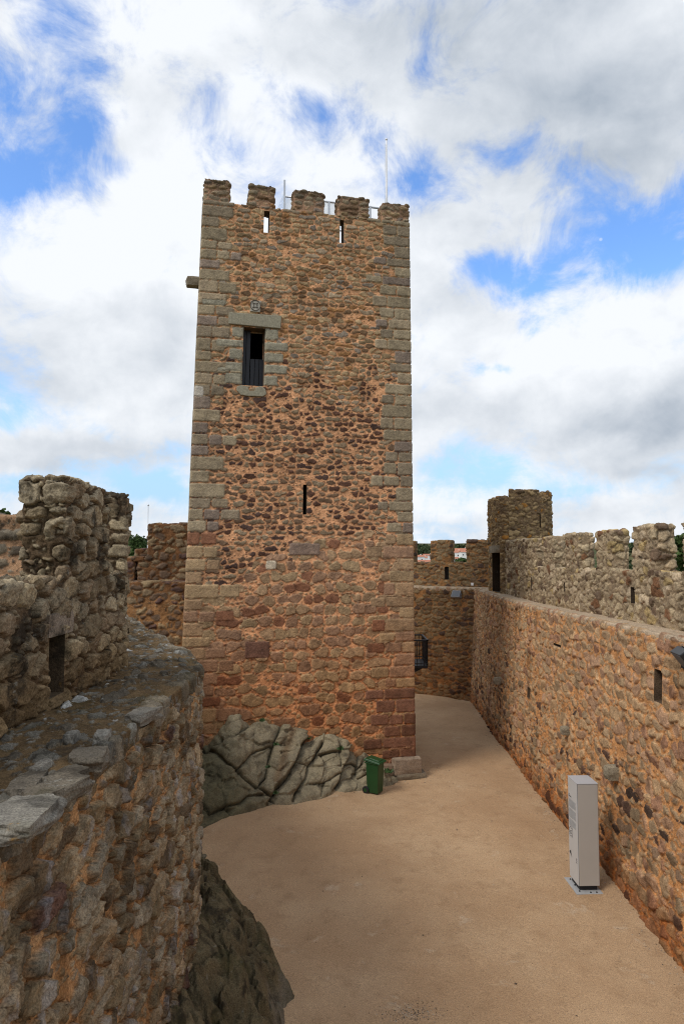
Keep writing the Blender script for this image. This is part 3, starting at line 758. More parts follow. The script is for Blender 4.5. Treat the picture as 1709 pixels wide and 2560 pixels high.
part_of(wl, stone_box('wall_walk', (SPL, mL.L), (-.015, 1.15), (4.84, 5.10), .022, mL, st_lwalk, M_LEFTW, None, 'FT', .05))
LPPAL = [(3, (0.296, 0.24, 0.156)), (2, (0.218, 0.168, 0.102)), (1.4, (0.26, 0.192, 0.119)), (1, (0.354, 0.283, 0.176))]
def st_lpar(P, n, side):
    Q = P.astype(np.float32) + .2
    h, c, m = rubble(Q, 41, (.36, .36, .22), (.105, .07, .04), LPPAL, jit=(.85, .8, .55), groove=.04, warp=.06, mw=.010, rd=.028, H=.060, keep=.97, chips=.6, tilt=.30, rough=.022, rc=.085)
    if n == 1 and not side:                                 # inner face: smeared with brown mortar
        sm_ = (.35 + .5 * fbm(Q * 2.5, 45, 4))[:, None]; k_ = sst(.5, .62, sm_) * .55 * (1 - .5 * m[:, None]); c = c * (1 - k_) + np.array((.15, .10, .055)) * (.5 + fbm(Q * 9, 46, 4))[:, None] * k_
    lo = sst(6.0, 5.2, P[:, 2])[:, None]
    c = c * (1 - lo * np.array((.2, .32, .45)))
    return h, c
LO0, LO1 = 1.07, 1.55
yl = SL
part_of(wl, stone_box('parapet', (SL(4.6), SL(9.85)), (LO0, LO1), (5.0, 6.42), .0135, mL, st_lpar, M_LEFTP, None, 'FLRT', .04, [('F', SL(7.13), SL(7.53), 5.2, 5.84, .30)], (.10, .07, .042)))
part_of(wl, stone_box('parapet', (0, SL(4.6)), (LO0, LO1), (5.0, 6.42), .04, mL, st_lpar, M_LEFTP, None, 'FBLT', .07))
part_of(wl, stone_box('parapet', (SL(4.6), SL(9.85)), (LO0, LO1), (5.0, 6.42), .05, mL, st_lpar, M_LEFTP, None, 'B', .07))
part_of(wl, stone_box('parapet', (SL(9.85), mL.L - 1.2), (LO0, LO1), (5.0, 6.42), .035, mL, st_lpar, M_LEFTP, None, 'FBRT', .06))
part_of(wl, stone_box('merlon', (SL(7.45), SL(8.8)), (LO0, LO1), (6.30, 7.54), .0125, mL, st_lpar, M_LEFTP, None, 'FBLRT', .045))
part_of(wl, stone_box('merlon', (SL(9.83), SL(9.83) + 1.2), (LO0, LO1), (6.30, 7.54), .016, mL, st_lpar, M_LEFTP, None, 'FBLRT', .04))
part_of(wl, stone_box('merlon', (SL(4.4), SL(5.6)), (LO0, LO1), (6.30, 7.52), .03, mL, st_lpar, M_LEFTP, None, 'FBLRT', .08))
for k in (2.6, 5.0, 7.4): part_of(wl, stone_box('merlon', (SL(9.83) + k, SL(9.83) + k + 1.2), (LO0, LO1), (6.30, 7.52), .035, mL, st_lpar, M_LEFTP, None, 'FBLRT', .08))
lc = mL(np.array([[SL(7.33), LO0 + .1, 5.96]]))[0]
lump('lintel', lc, (.30, .66, .24), M_LEFTP, wl, 23, 0, .15, 18, .08, (.24, .19, .14))
# loose bleached slabs lying on the ledge
slabs = [(45, 1872, .42, .30), (130, 1812, .36, .2), (60, 1805, .30, .16), (150, 1787, .26, .14), (205, 1738, .26, .22), (235, 1692, .2, .1), (95, 1765, .16, .08), (165, 1692, .14, .08), (330, 1640, .3, .16)]
for i, (x, y, w, d_) in enumerate(slabs):
    g = gr(x / .9175, y / .9175, 5.13)
    o = lump('loose_slab', (g[0], g[1], 5.12), (d_ * 1.2, w * 1.3, .12), M_LEFTW, None, 30 + i, rg.uniform(-.4, .4), .3, 16, .22, rg.choice([(.24, .22, .18), (.20, .18, .145), (.16, .135, .10)]))
    tag(o, None, 'stone slab', 'loose slabs on the left ledge')
    o['label'] = ['largest bleached slab on the rim at the photo left edge', 'long pale slab along the rim beside the largest slab', 'flat pale flake on the moss behind the long rim slab', 'thin pale chip beyond the flat flake on the mossy ledge',
                  'upright mottled grey block on the rim at the middle of the ledge', 'small pale stone on moss just past the mottled rim block', 'tiny pale stone lying on the mossy middle of the ledge', 'small pale chip near the foot of the left parapet', 'flat brown slab on the rim near the bend of the ledge'][i]

# ================================================================== CROSS WALL between left wall and keep, outer wall beyond it
mC = path_map([(-12.0, 21.9), (-8, 21.9), (-4.75, 21.95)], rounds=0)
CPAL = [(3, (0.262, 0.189, 0.111)), (2, (0.322, 0.232, 0.13)), (2, (0.179, 0.119, 0.078)), (1, (0.132, 0.081, 0.065))]
def st_cross(P, n, side):
    Q = P.astype(np.float32)
    h, c, m = rubble(Q, 51, (.36, .34, .24), (.38, .20, .085), CPAL, warp=.06, rc=.08, mw=.006, rd=.04, H=.05, keep=.93, chips=.4)
    up = sst(5.0, 5.8, P[:, 2])[:, None]; c = c * (1 - up * .22); c = c * (1 - (1 - m[:, None]) * up * np.array((.45, .5, .5)))
    return h, c
wc = thing('cross_wall', 'rubble cross wall with parapet joining the left wall to the keep', 'castle wall', (-7, 22, 0))
cz_ = at(400, 1455, 21.9)[2]
part_of(wc, stone_box('wall', (0, mC.L), (0, 1.5), (-.3, cz_), .03, mC, st_cross, M_REAR, None, 'FBLT', .06))
czs = at(400, 1394, 22.9)[2]
def scx(px, off): return mC.spx(px, off)
part_of(wc, stone_box('parapet', (scx(345, 1.0), mC.L), (1.0, 1.5), (cz_ - .1, czs), .03, mC, st_cross, M_REAR, None, 'FBLT', .05))
part_of(wc, stone_box('parapet', (0, scx(338, 1.0)), (1.0, 1.5), (cz_ - .1, czs), .03, mC, st_cross, M_REAR, None, 'FBRT', .05))
part_of(wc, stone_box('coping', (scx(330, 1.0), scx(362, 1.0)), (.97, 1.52), (czs - .12, czs + .03), .03, mC, st_cross, M_REAR, None, 'FBLRTD', .04))
part_of(wc, stone_box('merlon', (scx(369, 1.0), mC.L), (1.0, 1.5), (czs - .05, at(400, 1309, 22.9)[2]), .025, mC, st_cross, M_REAR, None, 'FBLRT', .05))
# a further merlon beyond
mO = path_map([(-14, 27), (-9, 26.5), (-6, 28)], rounds=2)
wo = thing('outer_wall', 'far rubble wall with a low block seen behind the cross wall gap', 'castle wall', (-9.5, 27, 0))
part_of(wo, stone_box('wall', (0, mO.L), (0, 1.2), (-.3, 5.9), .06, mO, st_cross, M_REAR, None, 'FBLRT', .05))
part_of(wo, stone_box('merlon', (mO.spx(340, 0), mO.spx(372, 0)), (0, .5), (5.85, at(350, 1373, 27)[2]), .04, mO, st_cross, M_REAR, None, 'FBLRT', .05))
# outer work seen over the left parapet
mU = path_map([(-13.5, 15.2), (-9.5, 14.6), (-6.9, 14.9)], rounds=2)
def st_out(P, n, side):
    Q = P.astype(np.float32) + .9
    h, c, m = rubble(Q, 61, (.42, .4, .28), (.50, .30, .17), [(2, (.20, .16, .11)), (2, (.27, .225, .16)), (1, (.14, .11, .08))], warp=.05, mw=.022, rd=.08, H=.07)
    up = sst(6.55, 6.75, P[:, 2])[:, None]; c = c * (1 - .35 * up)
    return h, c
wu = thing('bastion_wall', 'lit orange mortared wall piece with merlon behind the left parapet at the photo edge', 'castle wall', (-9.8, 15, 0))
part_of(wu, stone_box('wall', (0, mU.L), (0, 1.0), (-.3, at(20, 1388, 14.7)[2]), .03, mU, st_out, M_RIGHTP, None, 'FBLRT', .06))
part_of(wu, stone_box('merlon', (mU.spx(-60, 0), mU.spx(60, 0)), (0, .55), (at(20, 1388, 14.7)[2] - .04, at(20, 1285, 14.7)[2]), .025, mU, st_out, M_LEFTP, None, 'FBLRT', .08))

# ================================================================== RIGHT CURTAIN WALL
def zr(x, y): return np.interp(y, (11, 22), (.17, 0.0)) * (np.abs(x) < 9)
mR = path_map([(6.14, 31.7), (5.92, 27), (5.78, 22.4), (5.78, 14.6), (5.80, 11.4), (5.82, 6), (5.82, -2)], rounds=3, batter=.05, thick=.8, zfun=zr)
SR = mR.sy
RPAL = [(3, (0.457, 0.299, 0.163)), (2.4, (0.411, 0.251, 0.149)), (2, (0.377, 0.258, 0.149)), (1, (0.331, 0.182, 0.108))]
RPAL2 = [(2, (0.315, 0.223, 0.132)), (1.8, (0.137, 0.081, 0.056)), (1.2, (0.231, 0.157, 0.092)), (1.5, (0.273, 0.18, 0.112)), (0.8, (0.089, 0.059, 0.044))]
def st_right(P, n, side):
    Q = P.astype(np.float32) + 1.1
    h, c, m = rubble(Q, 71, (.30, .3, .225), (.60, .295, .118), RPAL, jit=(.9, .7, .75), warp=.06, mw=.010, rd=.022, H=.036, keep=.94, chips=.7, tilt=.30, rc=.085)
    hb, cb, mb_ = rubble(Q, 72, (.40, .4, .28), (.60, .295, .118), RPAL, jit=(.9, .7, .7), warp=.07, mw=.012, rd=.026, H=.042, keep=.93, chips=.75, tilt=.30, rc=.075)
    bigr = fbm(Q * .8, 37, 4) > .56
    h = np.where(bigr, hb, h); c = np.where(bigr[:, None], cb, c); m = np.where(bigr, mb_, m)
    _, I, _ = voro(Q, (.30, .3, .225), 71, (.9, .7, .75), .3)
    low = sst(3.4, .8, P[:, 2] + (fbm(Q * .7, 5, 3) - .5) * 2.5)
    dk = (rnd(I, 31) < low * .6) & (m > .5) & ~bigr
    c2 = pick(I, 33, RPAL2); c = np.where(dk[:, None], c2 * (.8 + .4 * fbm(Q * 9, 2, 3))[:, None], c)
    ft = sst(.9, .1, P[:, 2] + (fbm(Q * 1.5, 7, 3) - .5) * .8)[:, None]
    c = c * (1 - ft * np.array((.30, .48, .6)))
    st = sst(.56, .68, fbm(Q * np.array((2.5, 2.5, .5)), 36, 4))[:, None] * .35
    c = c * (1 - st)
    return h, c
wr = thing('curtain_wall', 'long sunlit rubble wall with orange mortar, sandy walk and battlements on the right', 'castle wall', (6.4, 18, 0))
def rhole(x0, y0, x1, y1):                              # putlog holes, as pixels on the wall face at X = 5.78
    def sz(px, py):
        d = ray(px, py); k = 5.70 / d[0]; return SR(d[1] * k), CAMZ + d[2] * k
    a, z1 = sz(x0, y0); b, z0 = sz(x1, y1); return ('F', min(a, b), max(a, b), min(z0, z1), max(z0, z1), .35)
RH = [rhole(1627, 1690, 1649, 1777), rhole(1320, 1718, 1328, 1750), rhole(1379, 1610, 1398, 1625)]
part_of(wr, stone_box('wall', (0, SR(9.0)), (0, .5), (-.3, 5.05), (.021, .06, .021), mR, st_right, M_RIGHT, None, 'FT', .06, RH, (.12, .08, .05)))
part_of(wr, stone_box('wall', (SR(9.0), mR.L), (0, .5), (-.3, 5.05), (.05, .1, .05), mR, st_right, M_RIGHT, None, 'FRT', .06))
def st_sand(P, n, side):
    Q = P.astype(np.float32)
    h = (fbm(Q * 2.5, 4, 5) - .5) * .05
    c = np.array((.43, .33, .225)) * (.82 + .36 * fbm(Q * 3, 6, 5))[:, None]
    E, I, O = voro(Q, (.28, .3, 3), 91, (.9, .5, 0)); ed = sst(.22, .06, P[:, 1] + (fbm(Q * 4, 2, 3) - .5) * .2)
    m = sst(.01, .02, E) * ed * (rnd(I, 2) < .7)
    h = h + m * .03
    c = c * (1 - m[:, None]) + m[:, None] * pick(I, 3, RPAL) * .85
    return h, c
part_of(wr, stone_box('wall_walk', (-1.2, mR.L), (0.02, 1.0), (4.95, 5.10), .03, mR, st_sand, M_WALK, None, 'FT', .04))
RPP = [(3, (0.427, 0.331, 0.205)), (2.5, (0.354, 0.267, 0.166)), (1.5, (0.476, 0.37, 0.242)), (0.6, (0.207, 0.104, 0.052)), (0.8, (0.171, 0.116, 0.075)), (0.6, (0.415, 0.301, 0.14))]
mRP = path_map([(6.62, 31.0), (6.58, 27.5), (6.45, 22), (6.45, 12), (6.5, -2)], rounds=2, zfun=lambda x, y: np.interp(y, (11, 22), (.10, 0.0)))
SP_ = mRP.sy
def st_rpar(P, n, side):
    Q = P.astype(np.float32) + .5
    h, c, m = rubble(Q, 81, (.28, .28, .195), (.30, .22, .135), RPP, jit=(.95, .8, .70), groove=.026, warp=.065, mw=.004, rd=.022, H=.038, keep=.92, chips=.6, tilt=.3, rough=.02, rc=.09)
    return h, c
part_of(wr, stone_box('parapet', (SP_(27.6), SP_(9.0)), (0, .45), (4.9, 6.26), .024, mRP, st_rpar, M_RIGHTP, None, 'FBLT', .05,
                      [('F', SP_(15.35), SP_(15.15), 5.55, 5.9, .3), ('F', SP_(20.0), SP_(19.85), 5.6, 5.85, .3), ('F', SP_(23.6), SP_(23.4), 5.45, 5.9, .3)], (.07, .05, .035)))
part_of(wr, stone_box('parapet', (SP_(9.0), mRP.L), (0, .45), (4.9, 6.26), .06, mRP, st_rpar, M_RIGHTP, None, 'FBRT', .05))
for (y0, y1, z1) in ((27.6, 23.1, 7.22), (22.1, 21.0, 7.24), (19.8, 18.75, 7.24), (17.4, 16.45, 7.22), (15.2, 14.15, 7.24), (12.95, 11.85, 7.24), (10.7, 9.6, 7.24), (8.4, 7.3, 7.24)):
    part_of(wr, stone_box('merlon', (SP_(y0), SP_(y1)), (0, .45), (6.20, z1), .022 if y1 > 11 else .05, mRP, st_rpar, M_RIGHTP, None, 'FBLRT', .06))
# projecting stones of the right wall
for (px, py, w) in ((1537, 1931, .30), (1417, 1826, .22), (1246, 1702, .26), (1630, 1690, .3)):
    d = ray(px, py); k = 5.62 / d[0]; p = np.array((0, 0, CAMZ)) + d * k
    if px == 1630: continue
    lump('corbel', (p[0] - .02, p[1], p[2]), (w * 1.3, w, w * .95), M_RIGHT, wr, int(px) % 50, 0, .45, 18, .15, (.27, .225, .155))

# corner turret
tp = [(6.42, 27.55), (8.0, 27.5), (8.55, 28.2), (8.55, 29.7), (8.0, 30.4), (6.42, 30.35)]
def ring_path():
    pts = [(6.42, 27.55), (7.2, 27.5), (8.1, 27.55), (8.6, 27.95), (8.80, 28.7), (8.78, 29.5), (8.3, 30.2), (7.3, 30.4), (6.42, 30.35), (6.4, 29.4), (6.4, 28.3)]
    return pts
mT = path_map(ring_path(), closed=True, rounds=2)
TUPAL = [(3, (0.324, 0.222, 0.11)), (2, (0.247, 0.168, 0.087)), (1.4, (0.385, 0.27, 0.138)), (0.9, (0.371, 0.174, 0.041)), (0.9, (0.151, 0.102, 0.059))]
def st_tur(P, n, side):
    Q = P.astype(np.float32) + .3
    h, c, m = rubble(Q, 95, (.30, .28, .18), (.19, .125, .07), TUPAL, groove=.025, warp=.06, rc=.08, mw=.004, rd=.035, H=.05, chips=.5, tilt=.3)
    return h, c
tt = thing('corner_turret', 'small weathered stone turret with orange lichen at the far right corner', 'turret', (7.5, 29, 4.5))
ztw = at(1300, 1240, 28)[2]
sd0, sd1 = mT.L - 2.2, mT.L - .45
part_of(tt, stone_box('wall', (0, mT.L), (0, .4), (4.5, ztw - .12), .03, mT, st_tur, M_RIGHTP, None, 'FBT', .05, [('F', sd0 + .35, sd1, 5.12, 6.75, .34), ('F', 1.25, 1.33, 7.75, 8.3, .35)], (.05, .035, .022)))
for a, b, e in ((.05, 1.3, .22), (1.75, 2.6, .18), (2.95, 3.4, .12), (5.3, 6.0, .12), (6.4, 7.3, .0), (mT.L - 1.6, mT.L - .5, -.02)):
    part_of(tt, stone_box('merlon', (a, b), (0, .4), (ztw - .16, ztw + e), .03, mT, st_tur, M_RIGHTP, None, 'FBLRT', .05))
dl = mT(np.array([[(sd0 + .35 + sd1) / 2, 0, 6.9]]))[0]
lump('lintel', dl, (.3, 1.3, .3), M_RIGHTP, tt, 5, 0, .15, 16, .06, (.26, .215, .15))

# ================================================================== REAR WALL
mB = path_map([(-3.0, 37.85), (3.58, 33.39), (6.2, 31.62), (8.2, 30.27)], rounds=0)
BPAL = [(3, (0.22, 0.147, 0.076)), (2, (0.171, 0.108, 0.06)), (1.5, (0.264, 0.181, 0.096)), (0.8, (0.11, 0.069, 0.048))]
def st_rear(P, n, side):
    Q = P.astype(np.float32) + .8
    h, c, m = rubble(Q, 101, (.31, .3, .20), (.34, .165, .062), BPAL, warp=.06, rc=.08, mw=.005, rd=.035, H=.05, chips=.5)
    up = sst(4.9, 5.3, P[:, 2])[:, None]; c = c * (1 - up * np.array((.05, .0, -.05)))
    lo = sst(3.5, 1.0, P[:, 2])[:, None]; c = c * (1 - lo * np.array((.1, .22, .3)))
    return h, c
wb = thing('rear_wall', 'shaded brown rubble wall with battlements closing the courtyard behind the keep', 'castle wall', (2.5, 34.5, 0))
part_of(wb, stone_box('wall', (0, mB.L - 1.6), (0, 1.6), (-.3, 5.06), (.035, .1, .035), mB, st_rear, M_REAR, None, 'FBLT', .05))
part_of(wb, stone_box('wall_walk', (0, mB.L), (.0, 1.1), (4.95, 5.12), .04, mB, st_sand, M_WALK, None, 'FT', .05))
lh0, lh1 = mB.spx(1111, 1.05), mB.spx(1123, 1.05)
part_of(wb, stone_box('parapet', (0, mB.L - .3), (1.05, 1.5), (4.95, 6.28), .033, mB, st_rear, M_REAR, None, 'FBLRT', .05, [('F', lh0, lh1, at(1117, 1449, 34)[2], at(1117, 1416, 34)[2], None)], (.045, .03, .02)))
for (a, b) in ((965, 1036), (1075, 1127), (1166, 1232)):
    part_of(wb, stone_box('merlon', (mB.spx(a, 1.05), mB.spx(b, 1.05)), (1.05, 1.5), (6.22, 7.36), .033, mB, st_rear, M_REAR, None, 'FBLRT', .05))

# ================================================================== GROUND
def fground(T, b):
    p = T.n.new('ShaderNodeNewGeometry').outputs['Position']
    big = T.noise(p, .35, 6, .6); mid = T.noise(p, 2.2, 8, .62); fine = T.noise(p, 55, 6, .75)
    c = T.mix(T.mr(big, .35, .68), (.43, .278, .157), (.51, .350, .208))
    c = T.mix(T.math('MULTIPLY', T.mr(mid, .5, .72), .45), c, (.30, .185, .10))
    c = T.mix(T.math('MULTIPLY', T.mr(T.noise(p, 1.1, 9, .7, .5), .60, .66), .6), c, (.54, .41, .28))
    c = T.mix(1.0, c, T.mix(T.mr(fine, .32, .68, smooth=False), (.58, .57, .56), (1.42, 1.42, 1.42)), 'MULTIPLY')
    v = T.voro(p, 42, 'F1', 'Distance'); vc = T.voro(p, 42, 'F1', 'Color')
    sx = T.n.new('ShaderNodeSeparateXYZ'); T.l.new(vc, sx.inputs[0])
    peb = T.math('MULTIPLY', T.mr(v, .30, .18), T.math('GREATER_THAN', sx.outputs[0], .78))
    pc = T.mix(sx.outputs[1], (.08, .055, .04), (.52, .45, .36))
    c = T.mix(T.math('MULTIPLY', peb, .75), c, pc)
    T.put(b.inputs['Base Color'], c); b.inputs['Roughness'].default_value = .97; b.inputs['Specular IOR Level'].default_value = .1
    hgt = T.math('ADD', T.math('MULTIPLY', fine, .5), T.math('ADD', T.math('MULTIPLY', peb, .5), T.math('MULTIPLY', T.noise(p, 9, 6, .65), .8)))
    bn = T.n.new('ShaderNodeBump'); bn.inputs['Strength'].default_value = .8; bn.inputs['Distance'].default_value = .03
    T.l.new(hgt, bn.inputs['Height']); T.l.new(bn.outputs[0], b.inputs['Normal'])
M_GROUND = mat('courtyard_sand', fground)
def gz(x, y): 
    P = np.stack((x, y, 0 * x), -1).reshape(-1, 3).astype(np.float32)
    return ((fbm(P * .35, 2, 4) - .5) * .22 + (fbm(P * 2.0, 6, 3) - .5) * .045).reshape(np.shape(x))
gx, gy = np.meshgrid(np.linspace(-8, 8, 161), np.linspace(-3, 39, 421), indexing='ij')
V = np.stack((gx, gy, gz(gx, gy)), -1).reshape(-1, 3); I = np.arange(gx.size).reshape(gx.shape)
tag(link('courtyard_ground', np_mesh('courtyard_ground', V, np.stack((I[:-1, :-1], I[1:, :-1], I[1:, 1:], I[:-1, 1:]), -1).reshape(-1, 4)), M_GROUND), None, None, None, 'structure')
# scattered grit and little stones
def pebbles(name, pts, mat_, seed):
    r = np.random.RandomState(seed); Vs = []; Qs = []; Cs = []; b = 0
    oc = np.array([(1, 0, 0), (-1, 0, 0), (0, 1, 0), (0, -1, 0), (0, 0, 1), (0, 0, -1)], float)
    tri = np.array([(0, 2, 4), (2, 1, 4), (1, 3, 4), (3, 0, 4), (2, 0, 5), (1, 2, 5), (3, 1, 5), (0, 3, 5)])
    for (x, y, z, s) in pts:
        v = oc * (s * r.uniform(.5, 1.2, (6, 1))) * np.array((1, r.uniform(.5, 1), r.uniform(.35, .7))); a = r.uniform(0, 6.28)
        v = v @ np.array([[math.cos(a), -math.sin(a), 0], [math.sin(a), math.cos(a), 0], [0, 0, 1]]) + (x, y, z + s * .15)
        c = np.array([(.30, .22, .15), (.45, .38, .29), (.12, .09, .065), (.36, .25, .16)][r.randint(4)])
        Vs.append(v); Qs.append(tri + b); Cs.append(np.tile(c, (6, 1))); b += 6
    return link(name, np_mesh(name, np.concatenate(Vs), np.concatenate(Qs), np.concatenate(Cs), False), mat_)
r = np.random.RandomState(8); pts = []
for _ in range(2600):
    y = r.uniform(8.5, 32); x = r.uniform(-3, 5.6)
    pts.append((x, y, float(gz(np.array(x), np.array(y))), r.uniform(.004, .013) * (1 + (r.rand() < .04) * 1.5)))
for _ in range(700):                                             # fallen bits along the foot of the right wall
    y = r.uniform(9, 31); x = 5.5 - abs(r.normal(0, .18)) + .02 * (y - 15) * (y > 20)
    pts.append((x, y, float(gz(np.array(x), np.array(y))), r.uniform(.006, .022)))
for _ in range(420):
    a = r.normal(0, 1, 2); x, y = 1.02 + a[0] * .22, 10.45 + a[1] * .13
    pts.append((x, y, float(gz(np.array(x), np.array(y))), r.uniform(.006, .018)))
for _ in range(160):
    x, y = r.uniform(1.6, 3.4), r.uniform(20.3, 22.6)
    pts.append((x, y, float(gz(np.array(x), np.array(y))), r.uniform(.008, .03)))
tag(pebbles('gravel', pts, M_RIGHT, 3), 'loose grit and small stones scattered over the sandy courtyard', 'gravel', None, 'stuff')

# ================================================================== ROCKS
def r1(pts): return [(480 + x * .2041, 1770 + y * .2041) for x, y in pts]
def r2(pts): return [(740 + x * .2041, 1800 + y * .2041) for x, y in pts]
CRACKS = [  # polyline in photograph px, groove width m, groove depth m, step m (+ raises the left-hand side of travel)
    (r1([(60, 470), (180, 500), (310, 560), (440, 680), (540, 750), (680, 880), (800, 980), (960, 1090), (1010, 1170)]), .032, .14, .035),
    (r1([(240, 480), (370, 430), (440, 380), (560, 340), (640, 280), (690, 240)]), .03, .14, -.07),
    (r1([(310, 340), (365, 410)]), .02, .07, 0), (r1([(540, 750), (640, 660), (740, 550), (790, 510), (980, 460)]), .022, .10, .03),
    (r1([(1090, 200), (1020, 400), (950, 640), (900, 870), (800, 980)]), .03, .14, .06),
    (r1([(1440, 330), (1330, 480), (1250, 690), (1150, 850), (1020, 1000), (970, 1080)]), .035, .18, -.13),
    (r1([(1230, 290), (1170, 600), (1020, 940)]), .02, .0, .0), (r1([(1030, 420), (1090, 460), (1200, 450)]), .018, .06, 0),
    (r2([(320, 270), (250, 420), (150, 570), (110, 720), (0, 900), (-50, 1000)]), .032, .15, -.05),
    (r1([(1280, 630), (1320, 660), (1420, 700)]), .022, .09, 0), (r2([(280, 430), (360, 400), (490, 385)]), .028, .12, .06),
    (r2([(660, 330), (650, 390), (610, 520), (560, 640), (540, 740), (460, 860), (430, 920)]), .032, .16, -.08),
    (r2([(540, 290), (530, 430), (550, 560)]), .022, .10, 0), (r2([(785, 360), (770, 450), (775, 580), (760, 650)]), .022, .10, .03),
    (r2([(880, 440), (830, 520), (780, 590)]), .02, .08, 0), (r2([(600, 540), (700, 520), (770, 550)]), .02, .08, .03),
    (r2([(150, 780), (250, 765), (350, 750), (450, 690), (540, 640)]), .018, .07, .03), (r2([(350, 750), (290, 940)]), .018, .07, .02),
    (r1([(60, 1110), (250, 1250), (400, 1200), (600, 1150), (700, 1060), (860, 1060)]), .025, .09, .05), (r1([(450, 1220), (480, 1340)]), .02, .07, 0),
    (r1([(80, 800), (220, 830)]), .02, .05, .02), (r2([(770, 720), (880, 640), (900, 560)]), .02, .07, 0), (r1([(760, 430), (830, 450), (950, 420)]), .02, .05, .04)]
def crack_field(PX, PY, mpp, cracks):
    h = np.zeros(len(PX)); g = np.zeros(len(PX)); dm = np.full(len(PX), 9.0)
    for pl, w, dep, step in cracks:
        best = np.full(len(PX), 1e9); sgn = np.zeros(len(PX)); tt_ = np.zeros(len(PX))
        for i, ((x0, y0), (x1, y1)) in enumerate(zip(pl[:-1], pl[1:])):
            dx, dy = x1 - x0, y1 - y0; l2 = dx * dx + dy * dy
            t = np.clip(((PX - x0) * dx + (PY - y0) * dy) / l2, 0, 1)
            d = np.hypot(PX - x0 - t * dx, PY - y0 - t * dy); k = d < best
            best[k] = d[k]; sgn[k] = np.sign(dx * (PY - y0) - dy * (PX - x0))[k] * -1
        d = best * mpp
        jn = fbm(np.stack((PX, PY, 0 * PX + len(pl)), 1) * .035, 5, 3); w_ = w * .55 * (.35 + 1.3 * jn); gr_ = np.exp(-(d / w_) ** 2) * (.35 + 1.1 * jn); g = np.maximum(g, gr_ * (dep > 0))
        h -= dep * gr_
        if dep > .05: dm = np.minimum(dm, d)
        h -= dep * .22 * np.exp(-d / (w * 2.5))                       # rounded shoulders
        h += step * 1.25 * sgn * np.exp(-d / .35)
    return h + .075 * (1 - np.exp(-(dm / .09) ** 1.3)) - .04, g
TOPL = [(480, 1868), (504, 1866), (517, 1860), (543, 1835), (562, 1811), (582, 1788), (602, 1786), (613, 1803), (633, 1815), (664, 1806), (686, 1810), (704, 1814), (753, 1829), (774, 1850), (822, 1836), (846, 1842), (871, 1854), (891, 1868), (920, 1882), (944, 1900), (965, 1930), (1003, 1946)]
BASEL = [(440, 2100), (499, 2076), (530, 2062), (556, 2049), (600, 2034), (660, 2016), (684, 2012), (737, 2012), (798, 2000), (830, 1990), (862, 1985), (883, 1979), (917, 1975), (977, 1967), (1003, 1947)]
